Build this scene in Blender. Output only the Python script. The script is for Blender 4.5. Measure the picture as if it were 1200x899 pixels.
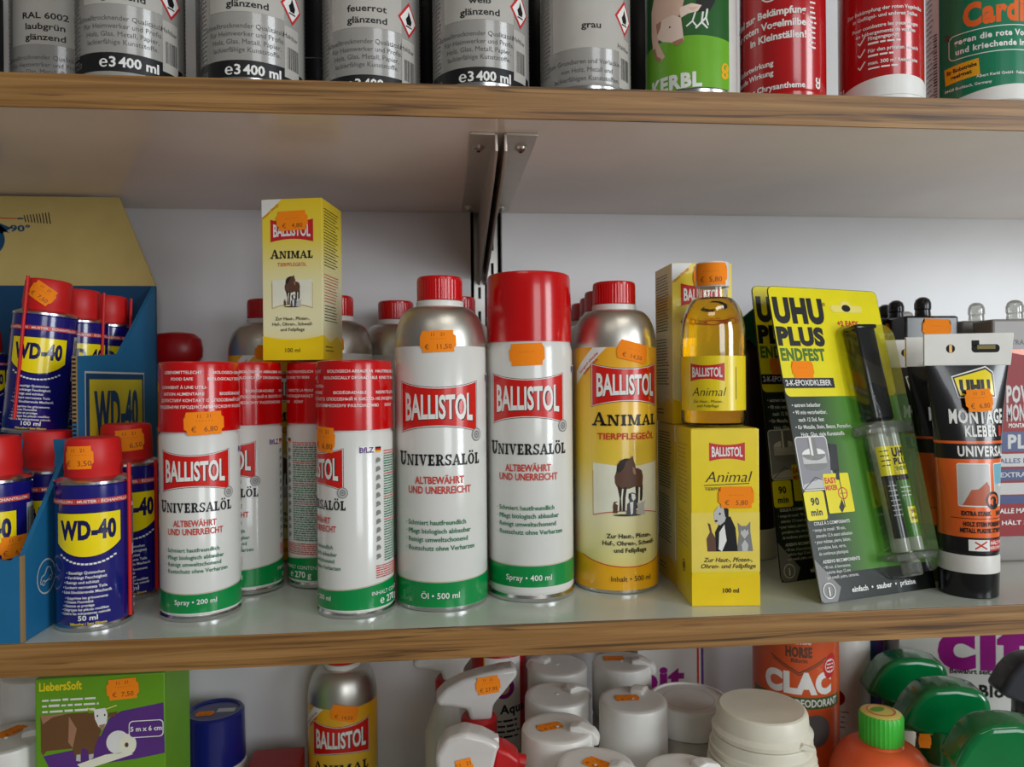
import bpy, bmesh, math, random
from mathutils import Vector, Matrix
random.seed(7)
for o in list(bpy.data.objects): bpy.data.objects.remove(o)
S = .001                                   # everything below is written in millimetres
scene = bpy.context.scene; COL = scene.collection

# ---------------------------------------------------------------- camera
def cam_axes(yaw, pitch, roll):
    f = Vector((math.sin(yaw)*math.cos(pitch), math.cos(yaw)*math.cos(pitch), math.sin(pitch)))
    r = Vector((math.cos(yaw), -math.sin(yaw), 0)); u = r.cross(f)
    return r*math.cos(roll)+u*math.sin(roll), -r*math.sin(roll)+u*math.cos(roll), f
cd = bpy.data.cameras.new('camera'); cam = bpy.data.objects.new('camera', cd); COL.objects.link(cam)
r_, u_, f_ = cam_axes(.09258, -.00332, -.00893)
cam.matrix_world = Matrix(((r_.x, u_.x, -f_.x, 0), (r_.y, u_.y, -f_.y, -.4832), (r_.z, u_.z, -f_.z, .15947), (0, 0, 0, 1)))
cd.sensor_width = 36; cd.lens = 26.1; cd.clip_start = .02
cd.dof.use_dof = True; cd.dof.focus_distance = .53; cd.dof.aperture_fstop = 9
scene.camera = cam
# ---------------------------------------------------------------- world, lights, exposure
w = bpy.data.worlds.new('room_light'); scene.world = w; w.use_nodes = True
bg = w.node_tree.nodes['Background']; bg.inputs[0].default_value = (.93, .92, .9, 1); bg.inputs[1].default_value = .15
def area(name, loc, target, sx, sy, power, col):
    l = bpy.data.lights.new(name, 'AREA'); l.shape = 'RECTANGLE'; l.size = sx; l.size_y = sy; l.energy = power; l.color = col
    o = bpy.data.objects.new(name, l); COL.objects.link(o); o.location = loc
    o.rotation_euler = (Vector(target)-Vector(loc)).to_track_quat('-Z', 'Y').to_euler(); return o
area('shop_door_glass', (.75, -2.3, .55), (.2, .2, .15), .8, .9, 15, (.92, .96, 1))
area('shop_window', (2.1, -1.75, .42), (.2, .1, .1), .75, 1.3, 44, (.9, .96, 1))
area('ceiling_lamp_near', (.7, -1.5, 2.0), (.1, 0, .1), 1.3, .35, 11, (1, .95, .87))
area('ceiling_lamp_far', (-.9, -2.2, 2.0), (0, 0, .1), 1.3, .35, 6, (1, .93, .82))
vs = scene.view_settings; scene.display_settings.display_device = 'sRGB'
vs.view_transform = 'Standard'; vs.look = 'None'; vs.gamma = 1; vs.use_curve_mapping = False; vs.exposure = -.38

# ---------------------------------------------------------------- materials
def lin(c):
    return tuple(((v/255)/12.92 if v/255 <= .04045 else ((v/255+.055)/1.055)**2.4) for v in c)+(1,)
def mat(name, rgb, rough=.4, metal=0, coat=0, trans=0, ior=1.45, mottle=.05, bump=0, mscale=60):
    m = bpy.data.materials.new(name); m.use_nodes = True; nt = m.node_tree; b = nt.nodes['Principled BSDF']
    c = lin(rgb)
    b.inputs['Base Color'].default_value = c; b.inputs['Roughness'].default_value = rough
    b.inputs['Metallic'].default_value = metal; b.inputs['Coat Weight'].default_value = coat; b.inputs['Coat Roughness'].default_value = .08
    b.inputs['Transmission Weight'].default_value = trans; b.inputs['IOR'].default_value = ior
    if mottle:
        tc = nt.nodes.new('ShaderNodeTexCoord'); n = nt.nodes.new('ShaderNodeTexNoise'); n.inputs['Scale'].default_value = mscale; n.inputs['Detail'].default_value = 3
        nt.links.new(tc.outputs['Object'], n.inputs['Vector'])
        r = nt.nodes.new('ShaderNodeValToRGB'); r.color_ramp.elements[0].position = .3; r.color_ramp.elements[1].position = .7
        r.color_ramp.elements[0].color = tuple(v*(1-mottle) for v in c[:3])+(1,); r.color_ramp.elements[1].color = tuple(min(1, v*(1+mottle*.5)) for v in c[:3])+(1,)
        nt.links.new(n.outputs['Fac'], r.inputs['Fac']); nt.links.new(r.outputs['Color'], b.inputs['Base Color'])
        if bump:
            bp = nt.nodes.new('ShaderNodeBump'); bp.inputs['Strength'].default_value = bump; bp.inputs['Distance'].default_value = .001
            nt.links.new(n.outputs['Fac'], bp.inputs['Height']); nt.links.new(bp.outputs['Normal'], b.inputs['Normal'])
    return m
def film(name, rgb, base=.06, edge=.5, rough=.08, milky=0):   # thin clear plastic: mostly see-through, shiny at grazing angles
    m = bpy.data.materials.new(name); m.use_nodes = True; nt = m.node_tree; nt.nodes.clear()
    out = nt.nodes.new('ShaderNodeOutputMaterial'); t = nt.nodes.new('ShaderNodeBsdfTransparent'); g = nt.nodes.new('ShaderNodeBsdfGlossy'); mx = nt.nodes.new('ShaderNodeMixShader')
    t.inputs[0].default_value = lin(rgb); g.inputs['Roughness'].default_value = rough
    lw = nt.nodes.new('ShaderNodeLayerWeight'); lw.inputs[0].default_value = .35
    mr = nt.nodes.new('ShaderNodeMapRange'); mr.inputs['To Min'].default_value = base; mr.inputs['To Max'].default_value = edge
    nt.links.new(lw.outputs['Fresnel'], mr.inputs['Value']); nt.links.new(mr.outputs[0], mx.inputs[0]); nt.links.new(t.outputs[0], mx.inputs[1]); nt.links.new(g.outputs[0], mx.inputs[2])
    m2 = nt.nodes.new('ShaderNodeMixShader'); df = nt.nodes.new('ShaderNodeBsdfDiffuse'); df.inputs[0].default_value = lin(rgb); m2.inputs[0].default_value = milky
    nt.links.new(mx.outputs[0], m2.inputs[1]); nt.links.new(df.outputs[0], m2.inputs[2]); nt.links.new(m2.outputs[0], out.inputs[0])
    return m
def ramp_mat(name, stops, axis='Z', rough=.3, scale=1, coat=.4):   # print that changes colour along one axis of the label (position in metres)
    m = mat(name, (255, 255, 255), rough, coat=coat, mottle=0); nt = m.node_tree; b = nt.nodes['Principled BSDF']
    tc = nt.nodes.new('ShaderNodeTexCoord'); sp = nt.nodes.new('ShaderNodeSeparateXYZ'); r = nt.nodes.new('ShaderNodeValToRGB')
    z0, z1 = stops[0][0], stops[-1][0]; mr = nt.nodes.new('ShaderNodeMapRange'); mr.inputs['From Min'].default_value = z0*S; mr.inputs['From Max'].default_value = z1*S
    nt.links.new(tc.outputs['Object'], sp.inputs[0]); nt.links.new(sp.outputs[axis], mr.inputs['Value']); nt.links.new(mr.outputs[0], r.inputs[0]); nt.links.new(r.outputs[0], b.inputs['Base Color'])
    e = r.color_ramp.elements
    while len(e) < len(stops): e.new(.5)
    for i, (z, c) in enumerate(stops): e[i].position = (z-z0)/(z1-z0); e[i].color = lin(c)
    return m
def wood_mat():
    m = bpy.data.materials.new('oak_edge'); m.use_nodes = True; nt = m.node_tree; b = nt.nodes['Principled BSDF']; L = nt.links.new
    tc = nt.nodes.new('ShaderNodeTexCoord'); mp = nt.nodes.new('ShaderNodeMapping'); mp.inputs['Scale'].default_value = (3.2, 40, 130); L(tc.outputs['Object'], mp.inputs[0])
    n = nt.nodes.new('ShaderNodeTexNoise'); n.inputs['Scale'].default_value = 1.6; n.inputs['Detail'].default_value = 7; n.inputs['Roughness'].default_value = .62; n.inputs['Distortion'].default_value = .7; L(mp.outputs[0], n.inputs[0])
    r = nt.nodes.new('ShaderNodeValToRGB'); e = r.color_ramp.elements
    e[0].position = .3; e[0].color = lin((104, 70, 34)); e[1].position = .72; e[1].color = lin((172, 132, 80)); k = e.new(.5); k.color = lin((144, 103, 54)); L(n.outputs['Fac'], r.inputs[0])
    mp2 = nt.nodes.new('ShaderNodeMapping'); mp2.inputs['Scale'].default_value = (7, 60, 260); L(tc.outputs['Object'], mp2.inputs[0])
    n2 = nt.nodes.new('ShaderNodeTexNoise'); n2.inputs['Scale'].default_value = 1; n2.inputs['Detail'].default_value = 4; n2.inputs['Distortion'].default_value = 1.2; L(mp2.outputs[0], n2.inputs[0])
    r2 = nt.nodes.new('ShaderNodeValToRGB'); r2.color_ramp.elements[0].position = .33; r2.color_ramp.elements[0].color = (.2, .18, .15, 1); r2.color_ramp.elements[1].position = .44; r2.color_ramp.elements[1].color = (1, 1, 1, 1); L(n2.outputs['Fac'], r2.inputs[0])
    mx = nt.nodes.new('ShaderNodeMixRGB'); mx.blend_type = 'MULTIPLY'; mx.inputs[0].default_value = .8; L(r.outputs[0], mx.inputs[1]); L(r2.outputs[0], mx.inputs[2]); L(mx.outputs[0], b.inputs['Base Color'])
    b.inputs['Roughness'].default_value = .42
    bp = nt.nodes.new('ShaderNodeBump'); bp.inputs['Strength'].default_value = .25; bp.inputs['Distance'].default_value = .0005; L(n.outputs['Fac'], bp.inputs['Height']); L(bp.outputs[0], b.inputs['Normal'])
    return m
def laminate(name, rgb, rough):
    m = mat(name, rgb, rough, mottle=.06, mscale=9); nt = m.node_tree; b = nt.nodes['Principled BSDF']
    tc = nt.nodes.new('ShaderNodeTexCoord'); n = nt.nodes.new('ShaderNodeTexNoise'); n.inputs['Scale'].default_value = 420; n.inputs['Detail'].default_value = 2
    bp = nt.nodes.new('ShaderNodeBump'); bp.inputs['Strength'].default_value = .10; bp.inputs['Distance'].default_value = .0004
    nt.links.new(tc.outputs['Object'], n.inputs['Vector']); nt.links.new(n.outputs['Fac'], bp.inputs['Height']); nt.links.new(bp.outputs[0], b.inputs['Normal'])
    return m
OAK = wood_mat(); LAM = laminate('white_laminate', (200, 206, 196), .2); LAMU = laminate('laminate_underside', (242, 228, 218), .18); WALL = laminate('wall_laminate', (232, 231, 232), .27)
DARKGAP = mat('dark_gap', (22, 20, 20), .8)
STEEL = mat('zinc_steel', (190, 188, 182), .3, 1); BRK = mat('bracket_metal', (200, 190, 178), .36, .55)
ALU = mat('brushed_aluminium', (206, 203, 194), .38, 1, mottle=.08, mscale=25); TIN = mat('tin_rim', (205, 205, 205), .22, 1)
WHITE = mat('white_lacquer', (222, 222, 217), .22, coat=.5, mottle=.02); RED = mat('red_print', (210, 26, 16), .3, coat=.25); RCAP = mat('red_cap_plastic', (200, 4, 8), .22, coat=.35)
DRED = mat('dark_red', (150, 20, 22), .3); GREEN = mat('green_print', (0, 138, 66), .28, coat=.4); BLACK = mat('black_ink', (22, 22, 24), .35); TXR = mat('red_ink', (205, 60, 45), .35)
TXG = mat('green_ink', (30, 120, 75), .35); GREY = mat('grey_ink', (130, 130, 128), .4); LGREY = mat('light_grey_print', (196, 196, 194), .35); GOLD = mat('gold_line', (190, 150, 90), .35)
YEL = mat('yellow_print', (240, 214, 30), .3, coat=.3); DYEL = mat('deep_yellow', (240, 176, 22), .3, coat=.4); PALE = mat('pale_yellow', (240, 226, 120), .3, coat=.3)
ORANGE = mat('orange_sticker', (255, 140, 0), .8, mottle=.02); STINK = mat('sticker_ink', (120, 60, 20), .6)
NAVY = mat('navy_can', (26, 22, 116), .2, coat=.6); WDYEL = mat('can_yellow', (250, 226, 10), .25, coat=.5); WDRED = mat('matte_red_plastic', (208, 28, 28), .45)
TEAL = mat('blue_cardboard', (22, 104, 150), .6, bump=.1); KHAKI = mat('kraft_yellow_card', (196, 172, 104), .65, bump=.1); CORR = mat('corrugated_cut', (150, 122, 82), .8); TEALD = mat('blue_card_print_dark', (10, 66, 104), .6)
WPL = mat('white_plastic', (226, 224, 218), .36); CREAM = mat('cream_plastic', (226, 222, 204), .38); GREYPL = mat('grey_plastic', (150, 150, 152), .5); BLKPL = mat('black_plastic', (18, 18, 20), .25, coat=.3)
ORINK = mat('orange_print', (238, 104, 32), .3, coat=.3); BROWN = mat('brown_print', (98, 66, 50), .5); DBROWN = mat('dark_brown_print', (48, 36, 32), .5); PINK = mat('pink_print', (226, 190, 170), .5)
BLUEPL = mat('blue_cap_plastic', (22, 30, 110), .3, coat=.3); LIME = mat('lime_print', (110, 176, 36), .3, coat=.3); DGREEN = mat('dark_green_print', (32, 92, 34), .3, coat=.3); PURPLE = mat('purple_print', (92, 50, 130), .4); MAG = mat('magenta_print', (150, 20, 130), .3)
TGREEN = mat('green_trigger_plastic', (0, 122, 62), .18, coat=.7); GLIME = mat('bright_green_plastic', (70, 200, 62), .35); ORPL = mat('orange_plastic', (232, 96, 52), .4, coat=.2); CLACO = mat('orange_can', (214, 88, 40), .35, coat=.3)
CARTG = mat('translucent_grey_plastic', (140, 136, 132), .35); RIB = mat('label_blue', (50, 66, 120), .4)
LW = mat('white_ink', (236, 236, 232), .35)
GLASS = mat('clear_glass', (250, 250, 244), .02, trans=1, ior=1.46, mottle=0); OIL = mat('golden_oil', (250, 196, 10), .0, trans=1, ior=1.45, mottle=0)
FILM = film('clear_blister_film', (246, 248, 246)); CLEAR = film('clear_hard_plastic', (232, 232, 228), .12, .7, .08, .12); FROST = film('frosted_barrel', (226, 228, 212), .15, .6, .2, .42)

# ---------------------------------------------------------------- mesh building
def tag(o, label=None, cat=None, group=None, kind=None):
    for k, v in (('label', label), ('category', cat), ('group', group), ('kind', kind)):
        if v: o[k] = v
    return o
def thing(name, label, cat, loc=(0, 0, 0), rot=0, group=None):
    o = bpy.data.objects.new(name, None); COL.objects.link(o); o.empty_display_size = .01
    o.location = Vector(loc)*S; o.rotation_euler = (0, 0, math.radians(rot)); return tag(o, label, cat, group)
def copy_tree(o, parent=None):
    c = o.copy(); COL.objects.link(c)
    if parent: c.parent = parent
    for ch in list(o.children): copy_tree(ch, c)
    return c
def dup(o, loc, rot, label, group=None):
    c = copy_tree(o); c.location = Vector(loc)*S; c.rotation_euler = (0, 0, math.radians(rot)); c['label'] = label
    if group: c['group'] = group
    return c
class MB:
    def __init__(s): s.bm = bmesh.new(); s.mats = []
    def mi(s, m):
        if m not in s.mats: s.mats.append(m)
        return s.mats.index(m)
    def raw(s, verts, faces, m, smooth=False):
        vs_ = [s.bm.verts.new(Vector(v)*S) for v in verts]; i = s.mi(m); out = []
        for f in faces:
            if len(set(f)) < 3: continue
            try: fc = s.bm.faces.new([vs_[k] for k in f])
            except ValueError: continue
            fc.material_index = i; fc.smooth = smooth; out.append(fc)
        return out
    def lathe(s, prof, m, seg=56, c=(0, 0), closed=True, rib=0, ovx=1, ovy=1):      # prof: (r, z[, material of the band that ends here])
        cur = m; ring = []; 
        for p in prof:
            ring.append([s.bm.verts.new(Vector((c[0]+ovx*(p[0]-(rib if k % 2 else 0))*math.sin(2*math.pi*k/seg), c[1]-ovy*(p[0]-(rib if k % 2 else 0))*math.cos(2*math.pi*k/seg), p[1]))*S) for k in range(seg)])
        for i in range(1, len(prof)):
            mm = prof[i][2] if len(prof[i]) > 2 else m; j = s.mi(mm)
            for k in range(seg):
                f = s.bm.faces.new((ring[i-1][k], ring[i-1][(k+1) % seg], ring[i][(k+1) % seg], ring[i][k])); f.material_index = j; f.smooth = True
        if closed:
            f = s.bm.faces.new(list(reversed(ring[0]))); f.material_index = s.mi(m)
            f = s.bm.faces.new(ring[-1]); f.material_index = s.mi(prof[-1][2] if len(prof[-1]) > 2 else m)
    def box(s, x0, x1, y0, y1, z0, z1, m, bev=0):
        v = [(x, y, z) for x in (x0, x1) for y in (y0, y1) for z in (z0, z1)]
        fs = s.raw(v, [(0, 1, 3, 2), (4, 6, 7, 5), (0, 4, 5, 1), (2, 3, 7, 6), (0, 2, 6, 4), (1, 5, 7, 3)], m)
        if bev: s.bevel(fs, bev)
    def bevel(s, fs, w, seg=2):
        es = list({e for f in fs for e in f.edges}); r = bmesh.ops.bevel(s.bm, geom=es, offset=w*S, segments=seg, affect='EDGES', profile=.5)
        for f in r['faces']: f.smooth = True
    def prism(s, pts, y0, y1, m, M=None, bev=0, axis='y', seg=2):
        n = len(pts)
        def P(a, b, d): return {'y': (a, d, b), 'x': (d, a, b), 'z': (a, b, d)}[axis]
        v = [P(a, b, y0) for a, b in pts]+[P(a, b, y1) for a, b in pts]
        if M: v = [tuple(M @ Vector(q)) for q in v]
        fs = s.raw(v, [tuple(range(n)), tuple(range(2*n-1, n-1, -1))]+[(i, i+n, (i+1) % n+n, (i+1) % n) for i in range(n)], m)
        bmesh.ops.recalc_face_normals(s.bm, faces=fs)
        if bev: s.bevel(fs, bev, seg)
    def tube(s, pts, r, m, seg=10):
        pts = [Vector(p) for p in pts]; rings = []
        for i, p in enumerate(pts):
            d = (pts[min(i+1, len(pts)-1)]-pts[max(i-1, 0)]).normalized(); a = d.orthogonal().normalized(); b = d.cross(a)
            if rings and i: pass
            rings.append([p+(a*math.cos(t)+b*math.sin(t))*r for t in [2*math.pi*k/seg for k in range(seg)]])
        v = [q for g in rings for q in g]; F = []
        for i in range(len(pts)-1):
            for k in range(seg): F.append((i*seg+k, i*seg+(k+1) % seg, (i+1)*seg+(k+1) % seg, (i+1)*seg+k))
        F += [tuple(range(seg-1, -1, -1)), tuple((len(pts)-1)*seg+k for k in range(seg))]
        s.raw(v, F, m, True)
    def build(s, name, parent=None, loc=(0, 0, 0), sharp=32, label=None, solid=True):
        bm = s.bm; bm.normal_update()
        for e in bm.edges:
            if len(e.link_faces) == 2 and e.calc_face_angle(0) > math.radians(sharp): e.smooth = False
        me = bpy.data.meshes.new(name); bm.to_mesh(me); bm.free()
        for m in s.mats: me.materials.append(m)
        o = bpy.data.objects.new(name, me); COL.objects.link(o); o.location = Vector(loc)*S
        if parent: o.parent = parent
        if label: o['label'] = label
        return o

# ---------------------------------------------------------------- printing: flat shapes laid on a surface (x along it, y up)
def cyl(r, phi=0, x0=0):                   # r: number or function of height
    rf = r if callable(r) else (lambda y: r)
    ref = rf(0) if not callable(r) else max(rf(10), rf(50))
    def f(x, y, o): a = (x-x0)/ref+math.radians(phi); R = rf(y)+o; return (R*math.sin(a), -R*math.cos(a), y)
    f.step = max(1.6, ref*.09); f.ystep = 2.5 if callable(r) else 0; return f
def plane(o, ux, uy):
    o, ux, uy = Vector(o), Vector(ux).normalized(), Vector(uy).normalized(); n = ux.cross(uy)
    def f(x, y, d): return tuple(o+ux*x+uy*y+n*d)
    f.step = 0; f.ystep = 0; return f
_txt = {}
def text_geo(s, bold, res=2):
    k = (s, bold, res)
    if k not in _txt:
        c = bpy.data.curves.new('t', 'FONT'); c.body = s; c.size = 1; c.resolution_u = res; c.offset = bold; c.space_character = 1.1 if bold > .033 else 1; c.fill_mode = 'FRONT'
        o = bpy.data.objects.new('t', c); COL.objects.link(o); dg = bpy.context.evaluated_depsgraph_get(); e = o.evaluated_get(dg); me = e.to_mesh()
        vs_ = [(v.co.x, v.co.y) for v in me.vertices]; fs = [tuple(p.vertices) for p in me.polygons]
        e.to_mesh_clear(); bpy.data.objects.remove(o); bpy.data.curves.remove(c)
        _txt[k] = (vs_, fs)
    return _txt[k]
CAP = None
def bez(p, n=8): return p
class Print:
    def __init__(s, mb, fmap, base=.1): s.mb = mb; s.f = fmap; s.o = base
    def up(s, d=.05): s.o += d; return s
    def add(s, verts, faces, m, rot=0, at=(0, 0)):
        if rot:
            c, n = math.cos(math.radians(rot)), math.sin(math.radians(rot)); verts = [((x-at[0])*c-(y-at[1])*n+at[0], (x-at[0])*n+(y-at[1])*c+at[1]) for x, y in verts]
        b = bmesh.new(); vv = [b.verts.new((x, y, 0)) for x, y in verts]
        for f in faces:
            try: b.faces.new([vv[i] for i in f])
            except ValueError: pass
        if any(len(f) > 4 for f in faces): bmesh.ops.triangulate(b, faces=b.faces[:])
        for st, ax in ((s.f.step, 0), (s.f.ystep, 1)):
            if not st: continue
            cs = [v.co[ax] for v in b.verts]; lo, hi = min(cs), max(cs); k = math.floor(lo/st)+1
            while k*st < hi:
                no = (1, 0, 0) if ax == 0 else (0, 1, 0)
                bmesh.ops.bisect_plane(b, geom=b.verts[:]+b.edges[:]+b.faces[:], plane_co=(k*st, 0, 0) if ax == 0 else (0, k*st, 0), plane_no=no, dist=1e-6); k += 1
        b.verts.index_update(); V = [s.f(v.co.x, v.co.y, s.o) for v in b.verts]; F = [[v.index for v in f.verts] for f in b.faces]
        b.normal_update(); F = [f if fc.normal.z >= 0 else f[::-1] for f, fc in zip(F, b.faces)]
        s.mb.raw(V, F, m, True); b.free()
    def poly(s, pts, m, rot=0, at=(0, 0)): s.add(pts, [tuple(range(len(pts)))], m, rot, at)
    def rect(s, x0, x1, y0, y1, m, rot=0, at=None): s.poly([(x0, y0), (x1, y0), (x1, y1), (x0, y1)], m, rot, at or ((x0+x1)/2, (y0+y1)/2))
    def ell(s, x, y, rx, ry, m, n=20, rot=0): s.poly([(x+rx*math.cos(2*math.pi*k/n), y+ry*math.sin(2*math.pi*k/n)) for k in range(n)], m, rot, (x, y))
    def ring(s, x, y, r, wd, m, n=24, a0=0, a1=360):
        v = []; full = a1-a0 >= 360
        for k in range(n+1):
            a = math.radians(a0+(a1-a0)*k/n); v += [(x+r*math.cos(a), y+r*math.sin(a)), (x+(r-wd)*math.cos(a), y+(r-wd)*math.sin(a))]
        s.add(v, [(2*k, 2*k+2, 2*k+3, 2*k+1) for k in range(n)], m)
    def line(s, pts, wd, m):
        for (x0, y0), (x1, y1) in zip(pts, pts[1:]):
            L = math.hypot(x1-x0, y1-y0) or 1; nx, ny = -(y1-y0)/L*wd/2, (x1-x0)/L*wd/2; s.poly([(x0-nx, y0-ny), (x1-nx, y1-ny), (x1+nx, y1+ny), (x0+nx, y0+ny)], m)
    def strip(s, bot, top, m):            # bot/top: lists of equal length
        n = len(bot); s.add(list(bot)+list(top), [(i, i+1, n+i+1, n+i) for i in range(n-1)], m)
    def text(s, t, x, y, H, m, W=None, bold=.012, sx=1, align='c', shear=0, rot=0, warp=None, res=2):
        global CAP
        if CAP is None:
            v, _ = text_geo('H', 0); CAP = max(q[1] for q in v)
        v, fc = text_geo(t, bold, res)
        if not v: return
        k = H/CAP; x0 = min(q[0] for q in v); x1 = max(q[0] for q in v)
        kx = W/(x1-x0) if W else k*sx; off = {'c': (x0+x1)/2, 'l': x0, 'r': x1}[align]
        V = [((q[0]-off)*kx+shear*q[1]*k, q[1]*k) for q in v]
        if warp: V = [warp(a, b) for a, b in V]
        s.add([(x+a, y+b) for a, b in V], fc, m, rot, (x, y))
    def lines(s, x, y, W, n, lead, h, m, align='l', jag=.25):     # print too fine to read: short word-like bars
        for i in range(n):
            wl = W*(1-random.random()*jag); xx = x if align == 'l' else (x-wl/2 if align == 'c' else x-wl); end = xx+wl
            while xx < end-.6:
                ww = min(random.uniform(1.6, 4.6)*h/.9, end-xx); s.rect(xx, xx+ww, y-i*lead, y-i*lead+h*random.uniform(.75, 1), m); xx += ww+.7*h
    def barcode(s, x, y, W, H, back=None):
        s.rect(x, x+W, y, y+H, back or LW); s.up(); q = x+W*.08
        while q < x+W*.9:
            b_ = random.choice((.25, .35, .6)); s.rect(q, q+b_, y+H*.2, y+H*.92, BLACK); q += b_+random.choice((.3, .45, .6))
    # slab-serif capitals drawn stroke by stroke
    def slab(s, word, x, y, W, H, m, first=1.25, res=7):
        T, t, sh, so = .28, .14, .14, .09
        G = {}
        def R(x0, x1, y0, y1): return [(x0, y0), (x1, y0), (x1, y1), (x0, y1)]
        def arc(cx, cy, rx, ry, a0, a1, wx, wy):
            o = []; n = 12
            for k in range(n):
                A, B = [math.radians(a0+(a1-a0)*q/n) for q in (k, k+1)]
                o.append([(cx+rx*math.cos(A), cy+ry*math.sin(A)), (cx+rx*math.cos(B), cy+ry*math.sin(B)), (cx+(rx-wx)*math.cos(B), cy+(ry-wy)*math.sin(B)), (cx+(rx-wx)*math.cos(A), cy+(ry-wy)*math.sin(A))])
            return o
        G['I'] = (.5, [R(.12, .38, 0, 1), R(.02, .48, 0, sh), R(.02, .48, 1-sh, 1)])
        G['L'] = (.75, [R(.12, .38, 0, 1), R(.02, .48, 1-sh, 1), R(.02, .74, 0, sh+.02), R(.62, .74, 0, .34)])
        G['E'] = (.8, [R(.12, .38, 0, 1), R(.02, .78, 0, sh+.02), R(.02, .74, 1-sh-.02, 1), R(.38, .6, .45, .56), R(.54, .62, .36, .65), R(.66, .78, 0, .32), R(.64, .74, .7, 1)])
        G['N'] = (1.05, [R(.12, .24, 0, 1), R(.8, .92, 0, 1), [(.12, 1), (.36, 1), (.92, 0), (.7, 0)], R(.0, .36, 0, sh), R(.0, .3, 1-sh, 1), R(.68, 1.04, 1-sh, 1)])
        G['M'] = (1.25, [R(.12, .24, 0, 1), R(.88, 1.13, 0, 1), [(.12, 1), (.36, 1), (.68, .12), (.54, .06)], [(.88, 1), (1.0, 1), (.68, .06), (.56, .06)], R(0, .36, 0, sh), R(.78, 1.24, 0, sh), R(0, .3, 1-sh, 1), R(.9, 1.24, 1-sh, 1)])
        G['U'] = (1.0, [R(.12, .38, .35, 1), R(.76, .88, .35, 1), R(.0, .5, 1-sh, 1), R(.62, 1.0, 1-sh, 1)]+arc(.5, .36, .38, .38, 180, 360, .26, .16))
        G['V'] = (1.0, [[(.08, 1), (.34, 1), (.62, .1), (.46, 0)], [(.76, 1), (.88, 1), (.56, 0), (.46, 0)], R(-.02, .44, 1-sh, 1), R(.62, 1.0, 1-sh, 1)])
        G['A'] = (1.02, [[(.04, 0), (.16, 0), (.52, .86), (.46, 1)], [(.42, 1), (.6, 1), (.98, 0), (.72, 0)], R(.26, .76, .28, .38), R(-.04, .32, 0, sh), R(.6, 1.06, 0, sh)])
        G['R'] = (.98, [R(.12, .38, 0, 1), R(.02, .5, 0, sh), R(.02, .5, 1-sh, 1), R(.38, .5, .44, .54), [(.42, .46), (.62, .52), (.94, 0), (.68, 0)], R(.68, 1.0, 0, sh)]+arc(.48, .72, .36, .28, -90, 90, .22, .11))
        G['S'] = (.78, arc(.4, .73, .34, .27, 20, 270, .2, .12)+arc(.38, .27, .36, .27, -160, 90, .22, .12)+[R(.66, .76, .66, 1), R(.02, .12, 0, .34)])
        G['Ö'] = (1.0, arc(.5, .5, .48, .5, 0, 360, .25, .12)+[R(.22, .42, 1.08, 1.26), R(.58, .78, 1.08, 1.26)])
        tot = sum(G[c][0]*(first if i == 0 else 1)+.09 for i, c in enumerate(word)); k = W/tot; q = x-W/2
        for i, c in enumerate(word):
            wd, ps = G[c]; f = first if i == 0 else 1
            for p in ps: s.poly([(q+a*k*f, y+b*H*f) for a, b in p], m)
            q += (wd*f+.09)*k
def sticker(parent, fmap, x, y, w=26, h=16, rot=0, txt='€ 6,80', base=.25, label=None, top='11   21'):
    mb = MB(); p = Print(mb, fmap, base)
    hw, hh = w/2, h/2
    pts = [(-hw, -hh*.45), (-hw*.86, -hh*.62), (-hw*.86, -hh), (hw*.86, -hh), (hw*.86, -hh*.62), (hw, -hh*.45), (hw, hh*.45), (hw*.86, hh*.62), (hw*.86, hh), (-hw*.86, hh), (-hw*.86, hh*.62), (-hw, hh*.45)]
    p.poly([(x+a, y+b) for a, b in pts], ORANGE, rot, (x, y)); p.up(.06)
    c, n = math.cos(math.radians(rot)), math.sin(math.radians(rot))
    def at(a, b): return (x+a*c-b*n, y+a*n+b*c)
    if txt: a = at(0, -h*.36); p.text(txt, a[0], a[1], h*.22, STINK, bold=.0, sx=1.05, rot=rot)
    if top: a = at(0, h*.24); p.text(top, a[0], a[1], h*.15, STINK, bold=0, rot=rot)
    a = at(0, h*.03); p.text('· · · · · ·', a[0], a[1], h*.16, STINK, bold=.01, rot=rot)
    return mb.build('price_sticker', parent, label=label or 'orange price sticker')
# ================================================================ the setting: wall and shelf boards
def struct(mb, name): return tag(mb.build(name), kind='structure')
b = MB(); b.box(-1100, 29, 271.5, 289, -700, 1000, WALL); struct(b, 'wall_back')
b = MB(); b.box(61, 1400, 271.5, 289, -700, 1000, WALL); struct(b, 'wall_back')
b = MB(); b.box(-1100, 1400, 297, 310, -700, 1000, DARKGAP); struct(b, 'wall_back')
b = MB(); b.box(-1600, 2400, -2600, 310, -1240, -1200, mat('shop_floor', (206, 190, 168), .4, mscale=3)); struct(b, 'floor')
def shelf(label, z0, z1):
    t = thing('shelf_board', label, 'shelf', (0, 0, z0))
    b = MB(); b.box(-1100, 1400, 1.6, 271, 1.2, z1-z0, LAM); b.box(-1100, 1400, 1.6, 271, 0, 1.2, LAMU); b.build('board', t)
    b = MB(); b.box(-1100, 1400, 0, 1.6, 0, z1-z0, OAK, .5); b.build('edge_strip', t)
shelf('white shelf board with oak front edge carrying the oil cans and bottles, in the middle', -20.7, 0)
shelf('white shelf board with oak front edge carrying paint spray cans, at the top', 331, 352.3)
shelf('lowest white shelf board, under the pump bottles and white caps', -344, -323.2)
shelf('unseen highest white shelf board, added to shade the paint spray cans below', 683, 704)  # out of view; added to keep ceiling light off the top cans
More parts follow.
